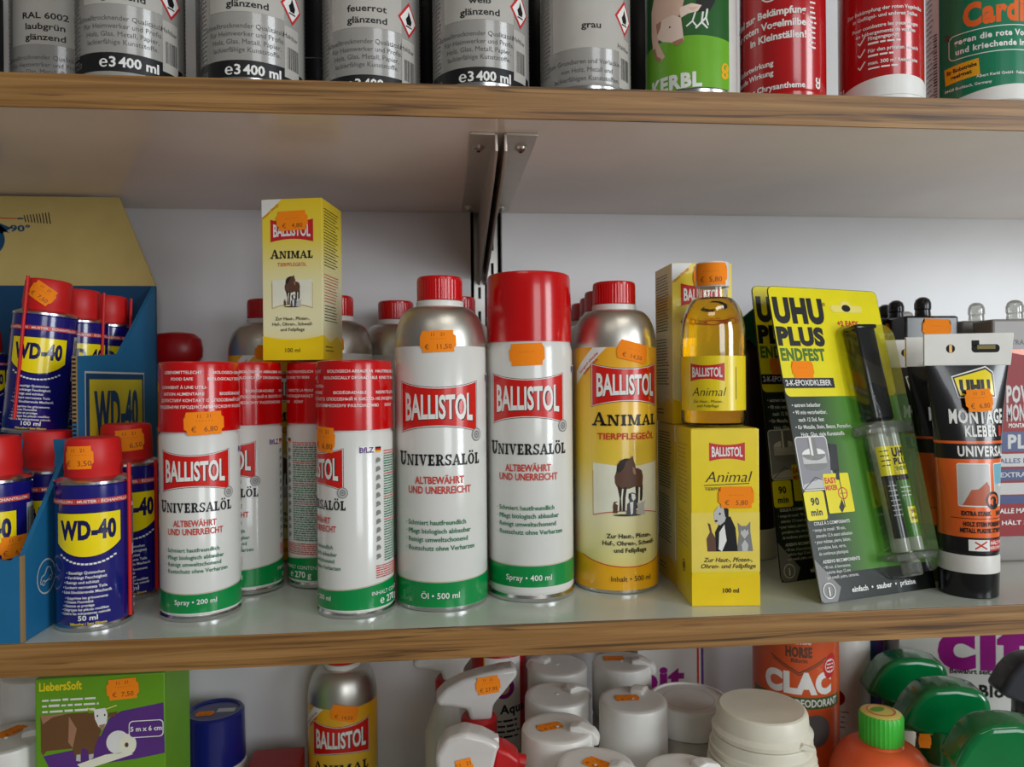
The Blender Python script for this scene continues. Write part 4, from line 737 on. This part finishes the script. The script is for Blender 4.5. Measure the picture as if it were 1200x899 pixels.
for x, y, lb in ((-338, 60, 'dark spray can cut off by the left picture edge, red hazard diamond'), (-165, 150, 'black spray can added to darken the gap behind the left pair of white paint cans'), (-10, 140, 'black spray can added to darken the gap between the two middle paint cans'), (72, 150, 'black spray can added to darken the gap left of the grau primer can'), (178, 160, 'black spray can added to darken the gap left of the green pig can')):  # the plain black cans are added so the shaded gaps stay dark
    c = copy_tree(t); c.location = Vector((x, y, ZT))*S; c['label'] = lb
    for ch in list(c.children):
        if ch.name.startswith('can_print'): bpy.data.objects.remove(ch)
    if x == -338: b = MB(); p = Print(b, cyl(33.5)); hazard(p, 28, 17, 12); p.lines(12, 80, 22, 14, 4, 1.2, GREY); b.build('can_print', c); c.rotation_euler.z = math.radians(8)
# green can with the piglet
t = big_can('spray_can', 'green spray can with a piglet picture, white side stripe', 'spray can', mat('kerb_white', (214, 214, 208), .25, coat=.4), 31.8, 200); b = MB(); p = Print(b, cyl(31.8)); r = 31.8
p.rect(-r*1.5, r*.98, 3.5, 20, LIME); p.strip([(-r*1.5+k*r*2.48/20, 20) for k in range(21)], [(-r*1.5+k*r*2.48/20, 37+2*math.sin(k/6)) for k in range(21)], LIME); p.strip([(-r*1.5+k*r*2.48/20, 37+2*math.sin(k/6)) for k in range(21)], [(-r*1.5+k*r*2.48/20, 120) for k in range(21)], DGREEN); p.up()
P = lambda pts, m: p.poly([(a*.2242-41.5, 63.6-b_*.2204) for a, b_ in pts], m)
PINKL = mat('piglet_skin', (238, 214, 198), .5)
P([(55, 0), (55, 80), (62, 120), (75, 160), (95, 172), (112, 160), (85, 105), (90, 60), (165, 45), (175, 0), (160, -40), (70, -40)], PINK); P([(222, -20), (262, -30), (268, 10), (250, 42), (215, 45), (205, 25)], BLACK); p.up(.05)
P([(82, 60), (100, 44), (140, 40), (165, 55), (170, 95), (173, 128), (152, 139), (134, 124), (104, 112), (84, 95)], PINKL); P([(160, 24), (196, 16), (226, 24), (214, 42), (186, 46), (164, 56)], PINKL); p.up(.05)
P([(136, 124), (170, 118), (173, 130), (152, 140)], TANP); P([(78, 48), (100, 46), (96, 66), (84, 84)], TANP); P([(60, 122), (75, 160), (95, 172), (100, 164), (82, 150), (72, 120)], TANP); P([(186, 28), (216, 28), (200, 40)], PINK); p.ell(130*.2242-41.5, 63.6-75*.2204, .7, .6, BLACK, 8)
p.line([(13, 56), (12, 50), (8, 46)], 1.3, LW); p.line([(12, 50), (13.5, 45)], 1.1, LW); p.line([(12, 51), (3, 44.5)], 1, LW) if 0 else None
p.line([(5, 54), (3, 48), (-1, 45)], 1.1, LW); p.line([(3, 48), (6, 44)], 1.1, LW); p.line([(10, 54), (9, 47), (5, 43)], 1.2, LW); p.line([(9, 47), (13, 43)], 1.2, LW)
p.text('KERBL', -10, 4.5, 9, LW, W=38, bold=.05); p.text('ყ', 26, 13, 7, DYEL, bold=.04); p.ring(27, 18, 3.2, 1.4, DYEL); p.ring(27, 13.5, 2.8, 1.2, DYEL)
b.build('can_print', t); t.location = Vector((178.2, 33.5, ZT))*S; t.rotation_euler.z = math.radians(-22)
RC = mat('insect_can_red', (186, 22, 26), .22, coat=.6)
t = big_can('spray_can', 'red insect spray can with text reaching its foot, left of the other red one', 'spray can', RC, 29.2, 200, 'red insect spray cans', RC); b = MB(); p = Print(b, cyl(29.2))
for k, s in enumerate(('Mittel zur Bekämpfung', 'der roten Vogelmilbe', 'in Kleinställen!')): p.text(s, 16, 56-k*8.3, 4.7, LW, bold=.03, align='r', sx=.98)
for k, s in enumerate(('mit Sofortwirkung', 'und anhaltende Wirkung')): p.text(s, -6, 22-k*6.6, 3.6, LW, bold=.025, align='r')
p.text('Mit Wirkstoff der Chrysantheme', 15, 5.4, 3.8, LW, bold=.025, align='r'); p.ring(-8, 73, 7, 1, LW); p.ell(-8, 73, 3.5, 3, LW, 9); p.lines(19, 80, 6, 15, 3.4, 1.3, LW); p.text('ყ', 26, 8, 6, LW, bold=.04)
b.build('can_print', t); t.location = Vector((245, 31, ZT))*S; t.rotation_euler.z = math.radians(-25)
t = big_can('spray_can', 'red insect spray can with white curved foot and tick marks', 'spray can', RC, 28.2, 200, 'red insect spray cans', LW); b = MB(); p = Print(b, cyl(28.2)); r = 28.2
p.strip([(-r*1.5+k*r*3/24, 3) for k in range(25)], [(-r*1.5+k*r*3/24, 16.5-6*((k-15)/12)**2) for k in range(25)], LW); p.up()
for k, s in enumerate(('Zur Bekämpfung der roten Vogelmilbe', 'in Geflügel- und anderen Ställen')): p.text(s, 4, 62-k*4.6, 2.4, LW, bold=.02)
for k, s in enumerate(('Pour combattre les poux rouges', 'en hébergements de volailles')): p.text(s, 4, 50.5-k*4.4, 2.4, LW, bold=.02)
for k in range(3):
    z = 42-k*8.6; p.line([(-15, z+1), (-13.5, z-1), (-10, z+4)], .9, LW); p.text(('Fliegengeprüft', 'Für den privaten Bereich', 'max. 300 m² Reichweite')[k], -8, z+.6, 2.4, LW, bold=.02, align='l'); p.lines(-8, z-2.6, 22, 1, 1, 1.4, LW)
p.ring(6, 76, 6, .9, LW); p.ell(6, 76, 3, 3.6, LW, 9); p.text('BL', -r*1.05, 10, 5, LW, bold=.04)
b.build('can_print', t); t.location = Vector((318.5, 30, ZT))*S; t.rotation_euler.z = math.radians(-31)
t = thing('insecticide_bottle', 'wide white bottle with green insecticide label and yellow badge, top right corner', 'bottle', (403, 38.5, ZT), -34); r = 36
b = MB(); b.lathe([(r-3, 0), (r, 2), (r, 150), (r-12, 170), (16, 178), (16, 196)], WPL, 72); b.build('bottle_body', t)
b = MB(); p = Print(b, cyl(r)); GT = mat('teal_green_label', (0, 122, 84), .3, coat=.4)
p.strip([(-31+k*3.4, 5+8*math.sin(math.pi*min(1, k/20)*.55)) for k in range(25)], [(-31+k*3.4, 130) for k in range(25)], GT); p.up(); p.text('Cardinol', -13, 57.5, 15, ORINK, W=62, bold=.05, res=3, align='l')
p.poly(rrect(-23, 36, 36, 54, 4), LW); p.up(); p.poly(rrect(-22.4, 35.4, 36.6, 53.4, 3.6), GT); p.up(); p.text('gegen die rote Vogelmilbe', -19, 46.5, 4, LW, bold=.035, align='l', sx=.95); p.text('und kriechende Insekten', -18, 39.5, 4, LW, bold=.035, align='l', sx=.95)
p.ell(-24, 54, 1.4, 2.6, BROWN, 12, -20); p.line([(-26, 57), (-22, 51)], .4, BLACK); p.rect(-26, -3, 20.5, 32.5, DYEL, 4); p.up(); p.text('für Biobetriebe', -14.5, 27.5, 2.8, BLACK, W=20, bold=.03, rot=4); p.text('geeignet', -14.5, 23.2, 2.8, BLACK, bold=.03, rot=4)
p.text('Albert Kerbl GmbH · Felizenzell 9', -5, 19.5, 1.9, LW, bold=.02, align='l'); p.text('84428 Buchbach, Germany', -26, 14.4, 1.9, LW, bold=.02, align='l')
for k in range(26): q = 6+k*2.2; p.rect(-37, -33, q, q+random.uniform(.6, 1.3), BLACK)
for k in range(20): p.lines(-r*1.35, 90-k*4, 12, 1, 1, 1.3, GREY)
b.build('bottle_label', t)

# ================================================================ lowest shelf
ZL = -352.2
LOW = []
def on(name, label, cat, x, y, rot=0, group=None):
    t = thing(name, label, cat, (x, y, -323), rot, group); LOW.append(t); return t
la = copy_tree(ba); la.location = Vector((-98, 236.5, -323))*S; la.rotation_euler.z = math.radians(7.2-4); la['label'] = 'aluminium bottle with yellow animal care label standing alone on the lowest shelf'
la['group'] = 'aluminium bottles with yellow labels'; 
# white bottles with flat flip caps
def flip(x, y, rot, label, H=247, r=28, frosted=False):
    t = on('flip_cap_bottle', label, 'bottle', x, y, rot, 'white bottles with flat flip caps'); 
    b = MB(); b.lathe([(r-3, 0), (r-.5, 2), (r-.5, H-52), (r-4, H-46), (r-6, H-45)], WPL, 56); b.build('bottle_body', t)
    b = MB(); b.lathe([(r-1, H-47), (r-.2, H-46), (r-.4, H-3), (r-1.2, H-.8), (r-2.6, H), (r-6, H-.1), (.6, H-.2)], WPL, 64); b.build('flip_cap', t)
    b = MB(); b.prism([(r*.35, H-4), (r*.35, H+3.4), (r*.62, H+4.6), (r+.5, H+1), (r+4, H-4), (r+4, H-9), (r*.9, H-10)], -5.5, 5.5, WPL, bev=1.5); b.build('cap_spout', t)
    b = MB(); b.ell if 0 else None; b.lathe([(.3, H-.2), (1.6, H), (1.2, H+.5), (.3, H+.6)], WPL, 16); b.build('moulding_mark', t); return t
fl = [flip(84.5, 77.5, -18, 'white flip-cap bottle with orange sticker, second from the front in the left row'), flip(94, 139, 25, 'white flip-cap bottle without sticker, third from the front in the left row', 246), flip(103.5, 201, 140, 'white flip-cap bottle at the back of the left row, tilted spout to the left'),
      flip(152, 110.5, 60, 'white flip-cap bottle with frosted sides and orange sticker, right of the left row', 251), flip(165, 203, -20, 'white flip-cap bottle at the back with flat orange sticker, next to the lettered white box'), flip(103, 24.5, -25, 'white flip-cap bottle nearest the front, cut by the bottom picture edge', 244), flip(169, 34, 20, 'white flip-cap bottle at the bottom edge, left of the large ribbed jar', 231)]
def top_sticker(parent, z, x, y, rot, w=20, h=11, txt='€  6,50'): sticker(parent, plane((0, 0, z), (1, 0, 0), (0, 1, 0)), x, y, w, h, rot, txt, .3, top='11 21')
top_sticker(fl[0], 247, -6, -1, 35); top_sticker(fl[3], 251, 0, 5, -60, 20, 11); top_sticker(fl[4], 247, -8, 4, 15); top_sticker(fl[5], 244, 0, 2, -20, 19, 13)
# same kind at the far left
fa = flip(-338, 122, 20, 'white flip-cap bottle at the left picture edge, lower shelf, front one', 240, 30); fb_ = flip(-350, 196, 160, 'grey-shaded flip-cap bottle at the left edge, behind another, under the display', 264, 30)
top_sticker(fa, 240, 2, 10, 40, 22, 13); top_sticker(fb_, 264, 14, -4, -150)
# large ribbed jar
t = on('ribbed_jar', 'large white jar with wide flat lid and stepped ribs, bottom centre right', 'jar', 238, 59)
z = 264; b = MB(); pr = [(38, 0), (41, 3), (41, z-58)]
for k in range(5): pr += [(41-k*.9, z-57+k*6), (42-k*.9, z-56+k*6), (42-k*.9, z-53+k*6), (40.2-k*.9, z-52+k*6)]
pr += [(36.5, z-22), (36, z-20)]; b.lathe(pr, CREAM, 72); b.build('jar_body', t)
b = MB(); b.lathe([(35, z-20), (36.5, z-19), (36.8, z-16), (34, z-13), (33.2, z-3), (32, z-.8), (30.5, z), (28, z-.2), (.5, z-.3)], CREAM, 72); b.prism([(12, z-17), (23, z-20), (25, z-18), (16, z-14)], -35, -28, CREAM, bev=.5); b.build('lid', t)
# translucent jar
t = on('translucent_jar', 'translucent round tub with embossed lid, between flip-cap bottles and ribbed jar', 'jar', 208, 138); TL = mat('translucent_tub', (186, 180, 170), .3)
b = MB(); b.lathe([(30, 0), (34, 3), (34, 205), (31, 212), (31, 216)], TL, 56); b.build('tub', t)
b = MB(); b.lathe([(32.5, 214), (34, 215), (34, 236), (33, 238), (31, 238.5), (30, 237), (1, 237)], WPL, 56); p = Print(b, plane((0, 0, 237), (1, 0, 0), (0, 1, 0)), .1); p.text('OPEN', 3, 8, 5, LGREY, bold=.02, rot=-10) if 0 else p.ring(0, 0, 22, .8, LGREY); b.build('lid', t)
# trigger sprayers
def trig(x, y, zr, rot, label, kind, neckm, headm, bodym, sc=1, body_r=27, group=None):
    t = on('trigger_bottle', label, 'spray bottle', x, y, rot, group); H = zr-ZL      # H: height of head centre
    b = MB(); b.lathe([(body_r-3, 0), (body_r, 3), (body_r, H-75*sc), (body_r-6, H-58*sc), (13*sc, H-44*sc)], bodym, 48); b.build('bottle_body', t)
    b = MB(); b.lathe([(14*sc, H-46*sc), (15*sc, H-45*sc), (15*sc, H-27*sc), (13*sc, H-24*sc)], neckm, 40, rib=.3); b.build('neck', t)
    b = MB()
    if kind == 'w':
        b.prism([(a*sc, H+c*sc) for a, c in ((-36, -6), (-34, -12), (-22, -13), (-10, -16), (-8, -26), (10, -26), (11, -14), (20, -4), (32, 10), (30, 16), (18, 15), (0, 12), (-16, 8), (-28, 2))], -10*sc, 10*sc, headm, bev=3.4*sc, seg=3); b.build('sprayer_head', t)
    elif kind == 'r':
        b.prism([(a*sc, H+c*sc) for a, c in ((-26, -30), (-28, -4), (-20, 8), (-6, 12), (8, 8), (20, 1), (16, -14), (12, -30))], -11*sc, 11*sc, headm, bev=4*sc, seg=3); b.build('sprayer_head', t)
        b = MB(); b.prism([(a*sc, H+c*sc) for a, c in ((12, -20), (16, 0), (25, -3), (34, -10), (34, -18), (26, -28), (13, -30))], -11*sc, 11*sc, neckm, bev=3*sc, seg=3); b.build('nozzle', t); b = MB(); b.tube([(31*sc, 0, H-15*sc), (38*sc, 0, H-17*sc)], 5.5*sc, neckm, 20); b.build('nozzle_tip', t)
        b = MB(); b.box(14*sc, 19*sc, -4*sc, 4*sc, H-1*sc, H+4*sc, LW, .8); b.build('lock_tab', t)
    else:
        b.prism([(a*sc, H+c*sc) for a, c in ((-34, -18), (-26, -2), (-18, 8), (-10, 12), (6, 14), (22, 12), (28, 8), (31, -2), (31, -22), (20, -24), (8, -26), (-6, -24), (-14, -26))], -14*sc, 14*sc, headm, bev=4.6*sc, seg=4)
        b.lathe([(15*sc, H-46*sc), (17*sc, H-42*sc), (17.5*sc, H-20*sc)], headm, 40); b.build('sprayer_head', t)
        b = MB(); b.prism([(a*sc, H+c*sc) for a, c in ((-12, -24), (-17, -34), (-18, -50), (-14, -54), (-11, -44), (-4, -26))], -6*sc, 6*sc, BLKPL if 0 else headm, bev=2*sc); b.build('trigger', t)
    return t
HW = mat('white_sprayer_plastic', (206, 202, 198), .25, coat=.3); RN = mat('red_collar', (190, 26, 30), .35)
GW = 'white trigger sprayers at the left'
a1 = trig(5, 196, -86, 4, 'white trigger sprayer at the back, half hidden under the shelf edge', 'w', RN, HW, WPL, .98, 24, GW)
a2 = trig(27, 130, -92, 2, 'white trigger sprayer with red collar, middle of three, orange sticker on its head', 'w', RN, HW, WPL, 1, 26, GW)
a3 = trig(19, 52, -101, 0, 'white trigger sprayer with bright red nozzle, front one at the bottom edge', 'r', RN, HW, WPL, .98, 26, GW)
fh = lambda y0, z0: plane((0, y0, z0), (1, 0, 0), (0, 0, 1))
sticker(a1, fh(-10, 260), 6, 14, 19, 14, 4, '', .5); sticker(a2, fh(-10.2, 260), 7, 4, 20, 14, 6, '€ 27,95', .5); sticker(a3, fh(-11, 240), -6, -4, 13, 18, 10, '€ 8,95', .5)
t = on('spray_bottle', 'white bottle with magenta oval and red side, behind the white trigger sprayers', 'bottle', 52, 240); b = MB(); b.lathe([(25, 0), (27, 2), (27, 270), (18, 288), (12, 292), (12, 300)], RN, 48); b.build('bottle_body', t)
b = MB(); p = Print(b, cyl(27)); p.rect(-16, 20, 20, 250, LW); p.up(); p.rect(-17.4, -16, 20, 250, YEL); p.ell(2, 222, 11, 10, MAG); p.up(); p.ell(2, 222, 6, 6, PINK); p.text('Aqua', 12, 198, 8, BLACK, bold=.04); p.lines(-4, 190, 24, 4, 5, 2, BLACK); b.build('bottle_label', t)
GG = 'green trigger sprayers at the right'; TB = mat('cream_sprayer_bottle', (214, 204, 186), .35, coat=.2)
h1 = trig(433, 183, -117, -14, 'dark green trigger sprayer, rearmost of three under the oak edge', 'g', TGREEN, TGREEN, TB, 1.12, 30, GG)
h2 = trig(424, 118, -117, -14, 'green trigger sprayer, middle of three', 'g', TGREEN, TGREEN, TB, 1.12, 30, GG)
h3 = trig(419, 46, -115, -14, 'bright green trigger sprayer at the front, orange sticker under its glossy hood', 'g', TGREEN, TGREEN, TB, 1.12, 30, GG)
sticker(h3, fh(-17.6, 207), -2, -8, 24, 18, 0, '€  8,95', .3); sticker(h2, fh(-15.8, 207), -19, -2, 10, 12, 0, '', .3, top=''); sticker(h1, fh(-17.8, 203), 6, -2, 10, 12, 0, '', .3, top='')
# orange bottle with green cap
t = on('orange_bottle', 'orange round-shouldered bottle with ribbed bright green cap, sticker at the bottom edge', 'bottle', 353, 91); z = 240
b = MB(); pr = [(36, 0), (40, 4), (40, z-60)]
for k in range(1, 11): q = k/10*math.pi/2; pr.append((17+23*math.cos(q), z-60+34*math.sin(q)))
b.lathe(pr+[(15, z-24)], ORPL, 64); b.build('bottle_body', t)
b = MB(); b.lathe([(16.2, z-24), (16.8, z-23), (16.8, z-3), (15.6, z-1)], GLIME, 64, rib=.5); b.lathe([(15.6, z-1.2), (13, z-.2), (10, z+.2), (1, z+.4)], PALE, 40); p = Print(b, plane((0, 0, z+.4), (1, 0, 0), (0, 1, 0)), .1); p.ell(-2, 2, 7, 4, LIME, 14, 20); p.up(); p.ring(0, 0, 11, 1, ORPL); b.build('screw_cap', t)
sticker(t, cyl(40.2), -20, z-62, 28, 18, -3, '', .8, top='11')
# orange deodorant can
t = on('orange_can', 'orange can with white lettering and red badge, behind the ribbed jar', 'can', 317, 166, -24); r = 37
b = MB(); b.lathe([(r-2, 0), (r, 1), (r, 316), (r-4, 320)], CLACO, 72); b.build('can_body', t)
b = MB(); p = Print(b, cyl(r)); p.text('PHARMAKAS', 2, 282, 3.4, LW, W=20, bold=.03); p.text('HORSE', 2, 271, 8, BROWN, W=22, bold=.06); p.text('fitform', 2, 266, 3.4, BROWN, bold=.03); p.line([(-22, 270), (2, 257), (26, 270)], 1.1, BROWN); p.line([(-20, 267), (2, 255), (24, 267)], .8, BROWN)
p.text('CLAC', 2, 240, 16, LW, W=60, bold=.07, res=4); p.rect(-r*1.2, r*1.2, 226, 236, GREEN2 := mat('moss_strip', (70, 96, 50), .35)); p.up(); p.text('SCHUTZ-DEODORANT', 5, 228, 6, LW, W=70, bold=.03)
p.ell(31, 262, 7, 11, HAZ, 20, -15); p.up(); p.ring(31, 262, 6, .7, LW); p.lines(27, 266, 8, 4, 3, 1.2, LW); p.ell(16, 207, 14, 14, GREY2); p.ell(-8, 207, 9, 12, LGREY); b.build('can_print', t)
sticker(t, cyl(r), 6, 299, 26, 14, 0, '', .4)
# white box with magenta letters, left one
def carton2(name, label, x, y, rot, W_, D_, H_, m): 
    t = on(name, label, 'box', x, y, rot); b = MB(); b.box(0, W_, 0, D_, 0, H_, m, .8); b.build('box_body', t); b = MB(); return t, b, Print(b, plane((0, 0, 0), (1, 0, 0), (0, 0, 1)), .12)
t, b, p = carton2('white_box', 'white box with magenta lettering and red stripe, under the shelf behind the white caps', 188, 232, -3, 66, 34, 305, WHITE)
p.text('oit', 22, 206, 22, MAG, W=50, bold=.05, res=3); p.rect(59, 61, 60, 290, RED); p.rect(63, 65.6, 40, 295, PURPLE); p.lines(8, 190, 44, 3, 7, 2.5, BLACK); b.build('box_print', t)
sticker(t, plane((0, 0, 0), (1, 0, 0), (0, 0, 1)), 19, 256, 26, 18, 0, '€ 16,80', .4)
# big white box at right: cit ... Bewährt seit ...
t, b, p = carton2('white_box', 'large white box lettered cit in magenta, at the right behind the green sprayers', 448, 214, -12, 150, 40, 300, WHITE)
p.text('cit', 80, 227, 47, MAG, W=88, bold=.05, res=4); p.text('Bewährt seit', 66, 220, 4.6, BLACK, W=38, bold=.03); p.text('AquaBloc', 70, 198, 11, BLACK, W=70, bold=.04); p.text('pour', 72, 184, 8, BLACK, bold=.03); b.build('box_print', t)
# white bottle with oval
t = on('white_bottle', 'white bottle with dark red oval and orange sticker, left of the rear green sprayer', 'bottle', 400, 240.5, -22); b = MB(); b.lathe([(27, 0), (29, 2), (29, 300), (22, 312)], WPL, 48); b.build('bottle_body', t); b = MB(); p = Print(b, cyl(29)); p.ell(-9, 196, 11, 9, DRED); p.up(); p.ell(-9, 196, 6, 5, PINK); p.lines(-18, 182, 24, 4, 5, 1.6, GREY); b.build('bottle_label', t)
sticker(t, cyl(29), 0, 273, 28, 18, -3, '', .4, top='')
t, b, p = carton2('blue_striped_box', 'narrow dark blue and violet striped carton beside the large white box', 446.2-14, 243, -12, 16, 26, 300, RIB); p.rect(8, 16, 1, 299, PURPLE); b.build('box_print', t)
# dark sprayer at right edge
d1 = trig(520, 128, -100, -14, 'dark grey trigger sprayer at the right picture edge', 'g', BLKPL, mat('charcoal_sprayer', (62, 64, 72), .3), BLKPL, 1.05, 27)
sticker(d1, fh(-14.8, 244), 0, 10, 18, 12, 0, '', .3, top='')
# green box with the cow
t, b, p = carton2('green_box', 'green box with brown cow and bandage roll on purple, lower left', -304, 98, 1.5, 92, 60, 293, LIME2 := mat('box_green', (104, 160, 30), .4))
p = Print(b, (lambda F: (setattr(F, 'step', 0), setattr(F, 'ystep', 0), F)[2])(lambda x, y, o: (x, -o, y+16)), .12)
p.text('LiebersSoft', 18, 268, 6, YEL, W=30, bold=.03); [p.lines(5, 260-k*4.2, 40, 1, 1, 1.8, LW, jag=.1) for k in range(4)]
BROWN2 = mat('cow_brown', (112, 76, 44), .5); P = lambda pts, m: p.poly([((a-180)*.1533, 318.3-.1595*b_) for a, b_ in pts], m)
P([(575, 430), (774, 400), (778, 640), (640, 660), (250, 690), (215, 620), (350, 600), (480, 540), (520, 460)], PURPLE); p.up()
P([(205, 428), (420, 426), (445, 440), (472, 470), (482, 520), (452, 590), (445, 640), (425, 655), (418, 602), (392, 592), (386, 655), (365, 650), (350, 592), (232, 596), (215, 616), (206, 600)], BROWN2); p.up()
P([(205, 428), (330, 427), (260, 440), (215, 470)], TANP); P([(335, 440), (370, 500), (350, 590), (330, 560)], TANP); P([(365, 650), (368, 622), (386, 622), (386, 655)], LGREY); P([(425, 655), (424, 625), (446, 622), (445, 640)], LGREY)
P([(410, 436), (450, 430), (452, 455), (424, 452)], BROWN2); P([(508, 436), (560, 430), (548, 452), (512, 456)], BROWN2); p.up(); P([(450, 415), (502, 410), (513, 440), (508, 482), (490, 510), (470, 496), (454, 460)], LW); p.up(); P([(472, 490), (504, 484), (492, 508), (478, 506)], TANP)
p.line([((450-180)*.1533, 318.3-.1595*420), ((418-180)*.1533, 318.3-.1595*406)], .8, PALE); p.line([((504-180)*.1533, 318.3-.1595*416), ((556-180)*.1533, 318.3-.1595*400)], .8, PALE)
for a, b_ in ((466, 445), (500, 443)): p.ell((a-180)*.1533, 318.3-.1595*b_, .6, .8, BLACK, 8)
P([(370, 668), (500, 630), (600, 622), (630, 636), (540, 660), (400, 696)], PALW); p.ell((560-180)*.1533, 318.3-.1595*575, 8.4, 8.8, LW); p.up(); p.ell((604-180)*.1533, 318.3-.1595*588, 6.4, 8, PALW); p.up(); p.ell((600-180)*.1533, 318.3-.1595*590, 1.4, 1.8, BROWN)
p.poly(rrect(66, 91, 229, 242, 3), LW); p.up(); p.poly(rrect(66.7, 90.3, 229.7, 241.3, 2.6), PURPLE); p.up(); p.text('5 m x 6 cm', 78.5, 234, 3.4, LW, bold=.03)
b.build('box_print', t); sticker(t, plane((0, 0, 0), (1, 0, 0), (0, 0, 1)), 62, 282.5, 23, 15.5, 3, '€  7,50', .5)
# blue capped jar
t = on('blue_capped_jar', 'round container with tall dark blue cap and price label, right of the green box', 'jar', -212, 222); z = 212
b = MB(); b.lathe([(26, 0), (28, 2), (28, z-50), (27, z-46)], WPL, 56); b.build('jar_body', t)
b = MB(); b.lathe([(26.6, z-46), (26.8, z-44), (26, z-2), (24, z), (22, z-.4), (21, z-2), (1, z-2)], BLUEPL, 60); p = Print(b, plane((0, 0, z-2), (1, 0, 0), (0, 1, 0)), .15); p.rect(2, 18, -3, 5, LGREY, 0); b.build('blue_cap', t); top_sticker(t, z-2, -7, -5, 4, 16, 10)
# red boxes
t, b, p = carton2('red_box', 'flat red carton lying low beside the blue-capped jar', -176, 170, 3, 46, 60, 168, mat('red_carton', (170, 24, 26), .4)); p.lines(4, 160, 36, 3, 6, 2, LW); b.build('box_print', t)

# the lowest shelf sits 29 mm higher than these were measured from: lower their tops into place and rest their feet on the board
done = set()
for t in LOW:
    for o in t.children_recursive:
        if o.type == 'MESH' and o.data.name not in done:
            done.add(o.data.name)
            for v in o.data.vertices: v.co.z = max(v.co.z-.029, min(v.co.z, .0002))
